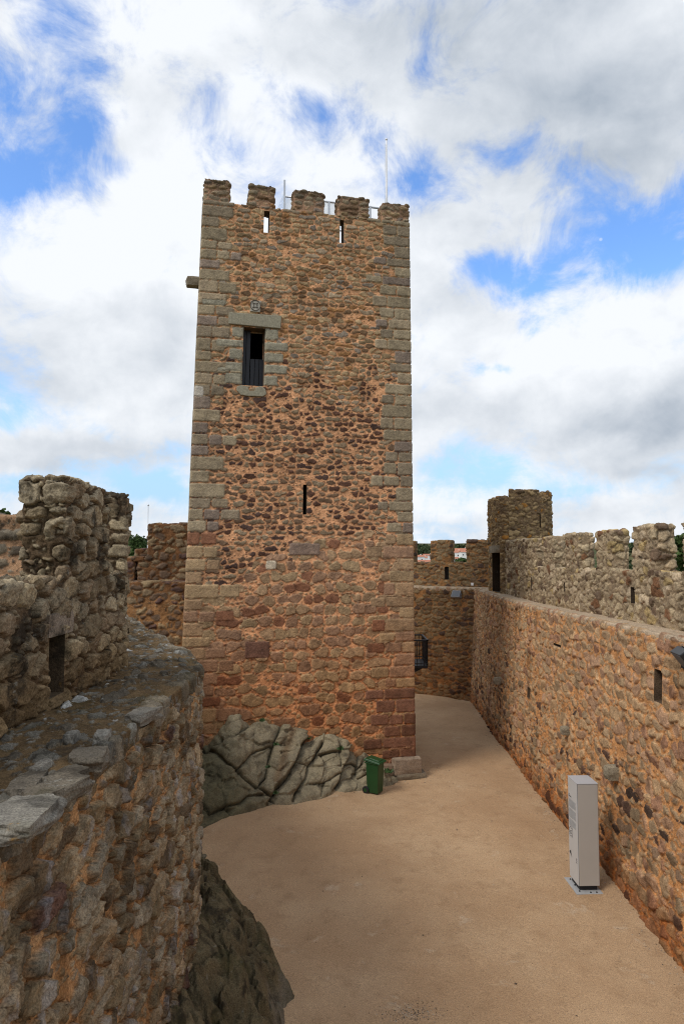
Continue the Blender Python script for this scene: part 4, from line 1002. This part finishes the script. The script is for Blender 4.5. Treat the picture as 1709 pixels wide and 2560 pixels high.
def outcrop():
    tops = np.array([tower_sz(*p) for p in TOPL]); bs = []
    e = (tR(np.array(0.)) - tL(np.array(0.))); e = e / np.linalg.norm(e)
    for p in BASEL:
        g = gr(*p)[:2] - tL(np.array(0.)); bs.append((g @ e / np.linalg.norm(tR(np.array(0.)) - tL(np.array(0.))) * TW, -(g @ NB)))
    bs = np.array(bs)
    s = np.arange(-2.6, 6.9, .022); t = np.linspace(0, 1, 150)
    zc = np.interp(s, tops[:, 0], tops[:, 1]); zc[s < 0] = zc[s < 0].clip(.9); tb = np.interp(s, bs[:, 0], bs[:, 1]).clip(.12)
    sg, tg = np.meshgrid(s, t, indexing='ij')
    zcg = zc[:, None]; tbg = tb[:, None]
    z = zcg * (1 - tg ** 1.45) - .02; o = -tbg * (tg * .88 + .12 * tg ** 3)
    z = np.where(tg > .985, z - .25, z)
    P = map_tower(np.stack((sg.ravel(), o.ravel(), np.zeros(sg.size)), 1)); P[:, 2] = z.ravel()
    G = P.reshape(*sg.shape, 3)
    n = np.cross(np.gradient(G, axis=1), np.gradient(G, axis=0)); n /= np.linalg.norm(n, axis=-1)[..., None] + 1e-9
    n = n.reshape(-1, 3); n *= np.sign(n[:, 2:3] + 1e-6)
    PX, PY = topx(P)
    h, g = crack_field(PX + (fbm(P * 2.2, 5, 3) - .5) * 8, PY + (fbm(P * 2.2, 9, 3) - .5) * 8, .0118, CRACKS)
    bump = (fbm(P * 1.1, 3, 4) - .5) * .30 + (fbm(P * 5, 4, 4) - .5) * .07 + (fbm(P * 22, 6, 3, .6) - .5) * .03
    E3, I3, O3 = voro(P + (fbm(P * 3, 21, 3)[:, None] - .5) * .25, (.50, .50, .40), 55, (.95, .95, .95), 0, .04)
    bump = bump + (O3[:, 0] * (rnd(I3, 2) - .5) + O3[:, 1] * (rnd(I3, 3) - .5) + O3[:, 2] * (rnd(I3, 4) - .5)) * .42 + (rnd(I3, 5) - .5) * .05
    bump = bump - .022 * np.exp(-(E3 / .012) ** 2) * (rnd(I3, 6) > .35) - .05 * np.abs(fbm(P * 4.2, 23, 4) - .5)
    edge = sst(0, .05, tg.ravel()) * sst(1.0, .93, tg.ravel())
    P2 = P + n * ((h + bump) * (.25 + .75 * edge))[:, None]
    P2[tg.ravel() < .02] += np.array((NB[0], NB[1], 0)) * .12
    c = np.array((.27, .225, .145)) * (.55 + .5 * fbm(P * 2.0, 12, 5) + .4 * fbm(P * 26, 15, 3))[:, None]
    dkk = sst(640, 480, PX - (PY - 1850) * .55)[:, None]                  # the left slab is darker, algae-stained granite
    c = c * (1 - dkk * np.array((.52, .50, .56)))
    rst = sst(-.03, .03, np.array(.0) + 0 * PX)[:, None] * 0
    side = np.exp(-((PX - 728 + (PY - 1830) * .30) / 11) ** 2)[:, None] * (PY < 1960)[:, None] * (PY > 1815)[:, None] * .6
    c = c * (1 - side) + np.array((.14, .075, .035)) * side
    c = c * (1 - .75 * g[:, None]) + np.array((.03, .028, .018)) * .75 * g[:, None]
    I = np.arange(sg.size).reshape(sg.shape)
    return np_mesh('granite_outcrop', P2, np.stack((I[:-1, :-1], I[:-1, 1:], I[1:, 1:], I[1:, :-1]), -1).reshape(-1, 4), c)
tag(link('granite_outcrop', outcrop(), M_ROCK), 'pale cracked granite outcrop the keep stands on, behind the green bin', 'rock')
def mossrock():
    x = np.arange(-3.6, -.35, .02); y = np.arange(6.5, 15.8, .02); X, Y = np.meshgrid(x, y, indexing='ij')
    xb = np.interp(Y, (6.5, 9, 10.2, 11.2, 11.6, 12.0, 12.8, 13.6, 14.4, 15.2), (-.95, -.85, -.78, -.82, -1.15, -1.25, -1.5, -2.0, -2.45, -3.2))
    P = np.stack((X, Y, 0 * X), -1).reshape(-1, 3)
    xb = xb.ravel() + (fbm(P * 2.5, 3, 4) - .5) * .45
    d = xb - P[:, 0]
    top = np.interp(P[:, 1], (6.5, 9.5, 11.5, 13, 14.5, 15.5), (1.5, 1.45, 1.35, 1.0, .6, .2))
    f = np.clip(d / 1.25, -.3, 1)
    z = top * np.where(f > 0, 1 - (1 - f) ** 1.6, f * 2)
    E, I_, O = voro(P + (fbm(P * 2, 8, 3)[:, None] - .5) * .5, (1.2, 1.7, 5), 7, (.9, .9, 0))
    z = z + (rnd(I_, 2) - .5) * .34 * np.clip(f, 0, 1) - .10 * np.exp(-(E / .02) ** 2) * (f > 0)
    z = z + (fbm(P * 1.6, 4, 4) - .5) * .35 * np.clip(f * 2, 0, 1) + (fbm(P * 6, 5, 4) - .5) * .07 + (fbm(P * 30, 6, 3) - .5) * .035
    E3, I3, O3 = voro(np.column_stack((P[:, :2], z)) + (fbm(P * 3, 21, 3)[:, None] - .5) * .3, (.55, .62, .45), 56, (.95, .95, .95), 0, .04)
    z = z + ((O3[:, 0] * (rnd(I3, 2) - .5) + O3[:, 1] * (rnd(I3, 3) - .5)) * .7 + (rnd(I3, 5) - .5) * .10 - .03 * np.exp(-(E3 / .014) ** 2)) * np.clip(f * 2.5, 0, 1)
    z = np.where(d < -.12, -.4, z)
    P[:, 2] = z
    c = np.array((.12, .094, .052)) * (.4 + .7 * fbm(P * 2.4, 14, 5) + .5 * fbm(P * 24, 16, 3))[:, None]
    pale = sst(.22, .05, f + (fbm(P * 3, 3, 3) - .5) * .3)[:, None] * .5
    c = c * (1 - pale) + np.array((.20, .18, .14)) * pale
    I = np.arange(X.size).reshape(X.shape)
    Q = np.stack((I[:-1, :-1], I[1:, :-1], I[1:, 1:], I[:-1, 1:]), -1).reshape(-1, 4)
    Q = Q[(z[Q] > -.39).any(1)]
    return np_mesh('mossy_rock', P, Q, c)
tag(link('mossy_rock', mossrock(), M_ROCKM), 'dark mossy granite hump at the foot of the left wall at the photo bottom', 'rock')
# ragged little plants in the rock joints
M_LEAF = flat('small_leaf', (.045, .085, .02), .7, 0, .3, 12)
def tuft(px, py, Y, r_, seed, label):
    rr_ = random.Random(seed); c = at(px, py, Y); mb = MB()
    for _ in range(46):
        a = rr_.uniform(0, 6.28); l = r_ * rr_.uniform(.4, 1.1); e = rr_.uniform(.1, 1.2); w = l * .22
        t = Vector((math.cos(a) * math.cos(e), math.sin(a) * math.cos(e), math.sin(e))); b = Vector((rr_.uniform(-.3, .3) * r_, rr_.uniform(-.3, .3) * r_, 0)); n = t.orthogonal().normalized()
        p = Vector(c) + b
        mb.add([p, p + t * l * .5 + n * w, p + t * l, p + t * l * .5 - n * w], [(0, 1, 2, 3)])
    o = mb.build('weed', M_LEAF); tag(o, label, 'plant', 'weeds in the rock joints'); return o
for i, (px, py, Y, r_, lb) in enumerate([(654, 1803, 19.7, .11, 'small weed on top of the outcrop against the keep wall'), (690, 1863, 19.2, .10, 'weed high in the crack left of the ridged slab'), (670, 1919, 18.4, .09, 'weed midway down the long crack in the outcrop'),
                                         (850, 1874, 20.0, .13, 'weed in the joint above the middle of the outcrop'), (970, 1931, 20.35, .15, 'dark weed just right of the green bin'), (688, 1984, 18.6, .09, 'weed at the foot of the outcrop by the sand'), (771, 1848, 20.2, .09, 'weed at the top joint below the brown wall stones')]):
    tuft(px, py, Y, r_, i, lb)

# ================================================================== GREEN BIN
M_BIN = flat('green_plastic', (.010, .055, .014), .42, 0, .12, 4)
M_BLACK = flat('black_rubber', (.012, .012, .014), .6)
bc = gr(938, 1989); bz = float(gz(np.array(bc[0]), np.array(bc[1] + .2)))
bn_ = thing('wheelie_bin', 'small green wheeled rubbish bin standing on the sand by the outcrop', 'bin', (bc[0] + .0, bc[1] + .22, bz), math.radians(58))
def taper(w0, d0, w1, d1, z0, z1, x1=0.0):
    return [(-w0 / 2, -d0 / 2, z0), (w0 / 2, -d0 / 2, z0), (w0 / 2, d0 / 2, z0), (-w0 / 2, d0 / 2, z0), (-w1 / 2, -d1 / 2 + x1, z1), (w1 / 2, -d1 / 2 + x1, z1), (w1 / 2, d1 / 2 + x1, z1), (-w1 / 2, d1 / 2 + x1, z1)]
BF = [(3, 2, 1, 0), (4, 5, 6, 7), (0, 1, 5, 4), (1, 2, 6, 5), (2, 3, 7, 6), (3, 0, 4, 7)]
MB().add(taper(.315, .34, .36, .40, .03, .84), BF).build('body', M_BIN, bn_, .02)
MB().add(taper(.40, .45, .40, .45, .83, .87), BF).build('rim', M_BIN, bn_, .01)
lid = MB().add([(-.22, -.27, .855), (.22, -.27, .855), (.22, .25, .905), (-.22, .25, .905), (-.20, -.24, .90), (.20, -.24, .90), (.20, .23, .965), (-.20, .23, .965)], BF).build('lid', M_BIN, bn_, .012)
MB().add([(-.13, -.20, .895), (.13, -.20, .895), (.13, .12, .95), (-.13, .12, .95), (-.12, -.19, .93), (.12, -.19, .93), (.12, .11, .975), (-.12, .11, .975)], BF).build('lid_panel', M_BIN, lid, .006)
MB().tube((-.17, .27, .90), (.17, .27, .90), .016).build('handle', M_BIN, bn_, 0, True)
for sx_ in (-1, 1):
    w = MB().tube((sx_ * .155, .20, .10), (sx_ * .205, .20, .10), .10, 20).build('wheel', M_BLACK, bn_, .01)
    MB().tube((sx_ * .206, .20, .10), (sx_ * .212, .20, .10), .05, 14).build('hub', M_BIN, w)
MB().tube((-.15, .20, .10), (.15, .20, .10), .012).build('axle', M_BLACK, bn_)

# ================================================================== INFORMATION PILLAR
M_PANEL = flat('pale_grey_panel', (.54, .54, .53), .45, 0, .03, 2)
M_PANELF = flat('beige_grey_panel', (.42, .395, .355), .5, 0, .03, 2)
M_PANELT = flat('top_plate', (.42, .42, .43), .4, 0, .03, 2)
M_INK = flat('dark_ink', (.03, .03, .035), .6); M_INKL = flat('grey_ink', (.25, .25, .25), .6)
M_PLATE = flat('galvanised_plate', (.36, .36, .355), .7, .0, .08)
px0 = gr(1445, 2219.5, .1); pz = float(gz(np.array(px0[0]), np.array(px0[1])))
ip = thing('information_pillar', 'grey box-shaped information pillar on a steel base plate by the right wall', 'information sign', (px0[0] + .215, px0[1] + .27, pz), math.radians(2))
W_, D_, Z0, Z1 = .43, .52, .11, 2.10
MB().box((0, 0, (Z0 + Z1) / 2), (W_ - .03, D_ - .03, Z1 - Z0 - .02)).build('core', M_BLACK, ip)
MB().box((0, -D_ / 2 + .008, (Z0 + Z1) / 2), (W_ - .034, .016, Z1 - Z0 - .026)).build('end_panel', M_PANELF, ip, .002)
MB().box((0, D_ / 2 - .008, (Z0 + Z1) / 2), (W_ - .034, .016, Z1 - Z0 - .026)).build('end_panel', M_PANELF, ip, .002)
fp_ = MB().box((-W_ / 2 + .008, 0, (Z0 + Z1) / 2), (.016, D_ - .05, Z1 - Z0 - .012)).build('text_panel', M_PANEL, ip, .002)
MB().box((W_ / 2 - .008, 0, (Z0 + Z1) / 2), (.016, D_ - .05, Z1 - Z0 - .012)).build('text_panel', M_PANEL, ip, .002)
MB().box((0, 0, Z1), (W_, D_, .014)).build('top_panel', M_PANELT, ip, .002)
MB().box((.0, .02, .06), (W_ - .08, D_ - .10, .11)).build('plinth', M_BLACK, ip)
pl = MB().box((-.03, .0, .006), (W_ + .10, D_ + .18, .02)).build('base_plate', M_PLATE, ip, .003)
for a, b in ((-.2, -.25), (-.2, .25), (-.2, 0), (.0, -.31), (.12, -.31)): MB().tube((a, b, .015), (a, b, .035), .014, 8).build('bolt', M_BLACK, pl)
X = -W_ / 2 - .0025
def ybar(u0, u1, z, h): return ((X, D_ / 2 - .06 - (u0 + u1) / 2 * (D_ - .12), z), (.003, (u1 - u0) * (D_ - .12), h))
ink = MB()
ink.box(*ybar(.0, .12, 1.765, .012)); ink.box(*ybar(.0, .34, 1.735, .018))
ink.build('title_lettering', M_INK, fp_)
tl = MB(); rt = random.Random(2)
for blk, (z0, n) in enumerate(((1.68, 9), (1.49, 10), (1.28, 8))):
    for i in range(n): tl.box(*ybar(0, rt.uniform(.86, .95) if i < n - 1 else .5, z0 - i * .0185, .006))
tl.build('text_lettering', M_INKL, fp_)
dr = MB(); cy, czp = D_ / 2 - .06 - .2 * (D_ - .12), 1.03
poly = [(-.11, .02), (-.09, .09), (-.03, .07), (.0, .11), (.05, .06), (.10, .05), (.08, -.02), (.11, -.06), (.05, -.10), (-.02, -.07), (-.06, -.10), (-.09, -.04)]
for (a, b), (c, d_) in zip(poly, poly[1:] + poly[:1]): dr.tube((X, cy + a, czp + b), (X, cy + c, czp + d_), .003, 5)
for (a, b), (c, d_) in (((-.05, .04), (.03, .01)), ((.03, .01), (.02, -.05)), ((-.05, .04), (-.04, -.03)), ((-.04, -.03), (.02, -.05))): dr.tube((X, cy + a, czp + b), (X, cy + c, czp + d_), .003, 5)
dr.build('plan_drawing', M_INK, fp_)
lg = MB(); lg.add([(X, cy + .10, .60), (X, cy + .02, .66), (X, cy - .04, .52), (X, cy + .02, .575), (X - .001, cy + .06, .575)], [(0, 1, 2, 3, 4)])
for k in range(3): lg.box(*ybar(.86, .97, .60 - k * .035, .014))
lg.build('emblem', M_INK, fp_)

# ================================================================== FLOODLIGHTS, TILE, LANDING
M_LAMPG = flat('floodlight_grey', (.25, .26, .28), .5, .1)
M_LENS = flat('floodlight_glass', (.12, .13, .14), .65, 0, .05)
M_LAMPB = flat('floodlight_black', (.012, .012, .013), .4)
def floodlight(name, label, loc, rz, tilt_, w, h, mat_):
    t = thing(name, label, 'floodlight', loc, rz)
    hd = MB().box((0, 0, 0), (w, .16, h), 0, 1.0).build('housing', mat_, t, .012); hd.rotation_euler = (tilt_, 0, 0)
    g = MB().box((0, -.082, 0), (w * .88, .006, h * .84)).build('lens', M_LENS, hd, .002)
    f = MB()
    for k in range(6): f.box((-w * .4 + k * w * .16, .10, 0), (.012, .05, h * .8))
    f.build('cooling_fins', mat_, hd)
    br = MB()
    for s in (-1, 1): br.box((s * (w / 2 + .012), .03, -h * .12), (.012, .05, h * .78))
    br.box((0, .03, -h * .5), (w + .04, .06, .014)); br.build('bracket', mat_, t)
    for s in (-1, 1): MB().tube((s * (w / 2 + .018), .03, 0), (s * (w / 2 + .035), .03, 0), .022, 12).build('bolt', M_LAMPG, t)
    return t
fl = at(1140, 1486, 32.1)
floodlight('floodlight', 'grey floodlight fixed over the edge of the rear wall walk', tuple(fl), math.radians(-35), math.radians(-35), .42, .34, M_LAMPG)
d = ray(1702, 1645); k = 5.45 / d[0]; q = np.array((0, 0, CAMZ)) + d * k
fb = floodlight('floodlight', 'black floodlight on the right wall at the photo right edge', (q[0] + .02, q[1] - .10, q[2] + .0), math.radians(-98), math.radians(38), .46, .34, M_LAMPB)
tl_ = at(1180, 1460, 33.0); s0 = mB.spx(1180, 1.0); tlp = mB(np.array([[s0, .98, tl_[2]]]))[0]
to = MB().box((0, 0, 0), (.12, .03, .13)).build('socket_plate', M_WHITE, None, .006); to.location = tlp; to.rotation_euler = (0, 0, math.radians(-34)); tag(to, 'tiny white square plate low on the rear parapet', 'wall plate')
# the dark stair landing on the far side of the keep
M_IRON = flat('dark_iron', (.018, .018, .02), .5, .4)
ld = thing('stair_landing', 'black metal landing with barred railing on the right side of the keep', 'stair landing', (2.2, 24.3, 0))
x0, x1, y0, y1 = 1.5, at(1068, 1600, 23.8)[0], 23.8, 25.4
lz = at(1060, 1668, 23.8)[2]; lt = at(1060, 1601, 23.8)[2]
part_of(ld, MB().box(((x0 + x1) / 2, (y0 + y1) / 2, lz), (x1 - x0, y1 - y0, .09)).build('platform', M_IRON, None, .005))
def railside(p, q_, n):
    m_ = MB(); p = Vector(p); q_ = Vector(q_)
    for i in range(n + 1):
        a = p.lerp(q_, i / n); m_.box((a.x, a.y, (lz + lt) / 2), (.022, .022, lt - lz))
    m_.box(((p.x + q_.x) / 2, (p.y + q_.y) / 2, lz + .12), (abs(q_.x - p.x) + .03, abs(q_.y - p.y) + .03, .03))
    o = m_.build('bars', M_IRON); part_of(ld, o)
    part_of(ld, MB().box(((p.x + q_.x) / 2, (p.y + q_.y) / 2, lt), (abs(q_.x - p.x) + .06, abs(q_.y - p.y) + .06, .05)).build('handrail', M_IRON, None, .005))
railside((x0, y0, 0), (x1, y0, 0), 12); railside((x1, y0, 0), (x1, y1, 0), 13); railside((x0, y1, 0), (x1, y1, 0), 12)
for b in (y0 + .2, y1 - .2): part_of(ld, MB().add([(x1 - .1, b - .03, lz - .04), (x1 - .1, b + .03, lz - .04), (x0 + .05, b + .03, lz - .04), (x0 + .05, b - .03, lz - .04), (x0 + .05, b - .03, lz - .7), (x0 + .05, b + .03, lz - .7)], [(0, 1, 2, 3), (0, 3, 4), (1, 5, 2), (0, 4, 5, 1), (2, 5, 4, 3)]).build('bracket', M_IRON))
# second flagpole, far left
fq = at(371, 1263, 40.0)
f2 = thing('flagpole', 'distant thin grey flagpole rising behind the cross wall left of the keep', 'flagpole', (fq[0], fq[1], -1.0))
part_of(f2, MB().tube((fq[0], fq[1], -1.0), (fq[0], fq[1], fq[2]), .035, 10, .02).build('pole', M_STEEL, None, 0, True))
part_of(f2, MB().ball((fq[0], fq[1], fq[2]), .05).build('finial', M_STEEL, None, 0, True))

# ================================================================== LAND BEYOND THE WALLS
def tz(x, y):
    r_ = np.hypot(x, y - 15.0)
    z = np.interp(r_, (0, 40, 62, 85, 260, 300, 480, 680, 1100, 2200, 4000), (-.35, -.5, -6, -22, -22, -22, -14, -2.0, 12.0, 40.0, 60.0))
    z = z + 16 * np.exp(-(((x - 330) / 130) ** 2 + ((y - 520) / 180) ** 2)) + 17 * np.exp(-(((x + 190) / 70) ** 2 + ((y - 560) / 150) ** 2)) + 30 * np.exp(-(((x + 520) / 250) ** 2 + ((y - 480) / 220) ** 2))
    P = np.stack((x, y, 0 * x), -1).reshape(-1, 3).astype(np.float32)
    return z + ((fbm(P * .012, 3, 4) - .5).reshape(np.shape(x)) * 9) * np.clip((r_ - 50) / 200, 0, 1)
def fland(T, b):
    p = T.n.new('ShaderNodeNewGeometry').outputs['Position']
    c = T.mix(T.mr(T.noise(p, .03, 8, .65), .35, .65), (.035, .052, .018), (.13, .115, .055))
    c = T.mix(T.mr(T.noise(p, .2, 8, .7), .58, .7), c, (.20, .155, .10))
    T.put(b.inputs['Base Color'], c); b.inputs['Roughness'].default_value = 1.0; b.inputs['Specular IOR Level'].default_value = .05
M_LAND = mat('hillside_scrub', fland)
rr0 = np.concatenate((np.linspace(0, 100, 40), np.geomspace(105, 4000, 110))); aa0 = np.linspace(0, 2 * math.pi, 241)
R_, A_ = np.meshgrid(rr0, aa0, indexing='ij'); LX, LY = R_ * np.sin(A_), 15 + R_ * np.cos(A_)
I = np.arange(LX.size).reshape(LX.shape)
tag(link('terrain', np_mesh('terrain', np.stack((LX, LY, tz(LX, LY)), -1).reshape(-1, 3), np.stack((I[:-1, :-1], I[1:, :-1], I[1:, 1:], I[:-1, 1:]), -1).reshape(-1, 4)), M_LAND), None, None, None, 'structure')

# trees: tapered trunk with limbs, crown of leaf clumps
M_BARK = flat('bark', (.10, .075, .05), .9, 0, .3, 6)
def leafmat(name, a, b_):
    def f(T, b):
        p = T.n.new('ShaderNodeNewGeometry').outputs['Position']
        c = T.mix(T.mr(T.noise(p, 1.3, 6, .65), .35, .65), a, b_); T.put(b.inputs['Base Color'], c); b.inputs['Roughness'].default_value = .8; b.inputs['Specular IOR Level'].default_value = .2
    return mat(name, f)
M_LEAVES = leafmat('tree_leaves', (.030, .058, .014), (.075, .11, .030)); M_FARW = leafmat('far_woodland_leaves', (.028, .048, .018), (.07, .088, .035))
def crown_arrays(r_, c, rad, hgt, n, leaf):
    """clumps of leaf quads on an uneven set of lobes"""
    lobes = r_.normal(0, 1, (9, 3)); lobes /= np.linalg.norm(lobes, axis=1)[:, None]; lobes *= r_.uniform(.25, .75, (9, 1)); lr = r_.uniform(.28, .55, 9)
    k = r_.randint(0, 9, n); v = r_.normal(0, 1, (n, 3)); v /= np.linalg.norm(v, axis=1)[:, None]
    P = (lobes[k] + v * lr[k][:, None] * r_.uniform(.6, 1.05, (n, 1))) * np.array((rad, rad, hgt / 2)) + c
    t = r_.normal(0, 1, (n, 3)); t /= np.linalg.norm(t, axis=1)[:, None]; w = np.cross(t, r_.normal(0, 1, (n, 3))); w /= np.linalg.norm(w, axis=1)[:, None]
    s = leaf * r_.uniform(.6, 1.3, (n, 1)); t = t * s; w = w * s * .7
    V = np.stack((P - t, P + w, P + t, P - w), 1).reshape(-1, 3); Q = np.arange(4 * n).reshape(-1, 4); return V, Q
def tree(px, ytop, Y, hgt, rad, seed, label, X=None, n=2600, group=None):
    r_ = np.random.RandomState(seed); top = at(px, ytop, Y); x = top[0]; gz_ = float(tz(np.array(x), np.array(Y))); 
    H_ = top[2] - gz_
    t = thing('tree', label, 'tree', (x, Y, gz_), 0, group)
    mb = MB(); mb.tube((0, 0, -.3), (0, 0, H_ * .55), max(.12, H_ * .022), 9, H_ * .012)
    for k in range(5):
        a = r_.uniform(0, 6.28); z0 = H_ * r_.uniform(.35, .55); mb.tube((0, 0, z0), (math.cos(a) * rad * .6, math.sin(a) * rad * .6, z0 + H_ * .2), H_ * .01, 7, H_ * .004)
    mb.build('trunk', M_BARK, t, 0, True)
    V, Q = crown_arrays(r_, np.array((0, 0, H_ - hgt / 2)), rad, hgt, n, rad * .11)
    link('crown', np_mesh('crown', V, Q, None, False), M_LEAVES, t)
tree(20, 1262, 58, 8.5, 3.4, 5, 'leafy tree top peeping over the outer wall at the photo left edge')
tree(1146, 1392, 520, 9, 8, 6, 'round green tree among the distant white houses, left of a pair', group='green trees by the far houses', n=900)
tree(1160, 1394, 530, 9, 7.5, 7, 'round green tree among the distant white houses, right of a pair', group='green trees by the far houses', n=900)
tree(1698, 1334, 150, 8, 5, 11, 'dark pine top on the ridge between the rightmost battlements')
tree(347, 1338, 330, 12, 7, 12, 'tall dark tree on the far slope between the left merlon and cross wall', n=1500)
def woodland():
    r_ = np.random.RandomState(21); Vs = []; Qs = []; b = 0; cnt = 0
    while cnt < 1500:
        y = r_.uniform(330, 1300); px = r_.choice([r_.uniform(1020, 1240), r_.uniform(1550, 1760), r_.uniform(300, 400), r_.uniform(-60, 60)]); x = (px - 854.5) / F * y
        if 600 < y < 760 and 1020 < px < 1240: continue
        z = float(tz(np.array(x), np.array(y))); h = r_.uniform(5, 11); rad = h * r_.uniform(.45, .75)
        V, Q = crown_arrays(r_, np.array((x, y, z + h * .5)), rad, h, 70, rad * .30); Vs.append(V); Qs.append(Q + b); b += len(V); cnt += 1
    return np_mesh('distant_woodland', np.concatenate(Vs), np.concatenate(Qs), None, False)
tag(link('distant_woodland', woodland(), M_FARW), 'dark green woodland covering the far hills beyond the walls', 'woodland', None, 'stuff')
# the little town: white houses with red tiled roofs
M_LIME = flat('whitewash', (.80, .78, .74), .8, 0, .05); M_TILE = flat('red_roof_tiles', (.42, .17, .10), .85, 0, .25, .8); M_PANE = flat('dark_window', (.05, .055, .06), .3)
def house(px, py, Y, w, d_, h, rz, label):
    p = at(px, py, Y); gz_ = min(p[2], p[2])
    t = thing('house', label, 'house', (p[0], p[1], gz_), rz, 'far white houses')
    MB().box((0, 0, h / 2 - 3), (w, d_, h + 6)).build('wall', M_LIME, t)
    rh = w * .16
    m_ = MB(); e = .4
    m_.add([(-w / 2 - e, -d_ / 2 - e, h), (w / 2 + e, -d_ / 2 - e, h), (w / 2 + e, d_ / 2 + e, h), (-w / 2 - e, d_ / 2 + e, h), (-w / 2 - e, 0, h + rh), (w / 2 + e, 0, h + rh)], [(3, 2, 1, 0), (0, 1, 5, 4), (2, 3, 4, 5), (0, 4, 3), (1, 2, 5)])
    rf = m_.build('roof', M_TILE, t)
    MB().box((w * .25, .5, h + rh), (.8, .8, 1.6)).build('chimney', M_LIME, rf)
    n = max(2, int(w / 4))
    for i in range(n): MB().box((-w / 2 + (i + .5) * w / n, -d_ / 2 - .02, h * .55), (1.1, .1, 1.4)).build('window', M_PANE, t)
house(1044, 1408, 640, 11, 9, 6.0, .12, 'white cottage nearest the keep among the far houses')
house(1056, 1409, 655, 9, 8, 5.5, -.1, 'low white cottage just right of the one nearest the keep')
house(1070, 1406, 690, 10, 9, 7.0, .1, 'tall narrow white house against the left of the lone merlon')
house(1060, 1415, 600, 16, 8, 2.8, .05, 'long low red roofed shed below the white cottages')
house(1137, 1397, 720, 16, 10, 6.5, .05, 'broad white house left of centre in the battlement gap')
house(1152, 1394, 760, 18, 10, 7.5, -.05, 'wide house with the big red roof in the battlement gap')
house(1164, 1395, 700, 12, 9, 6.0, .1, 'white house at the right of the battlement gap')
house(1132, 1408, 600, 9, 8, 4.0, 0, 'small white house lowest in the battlement gap')
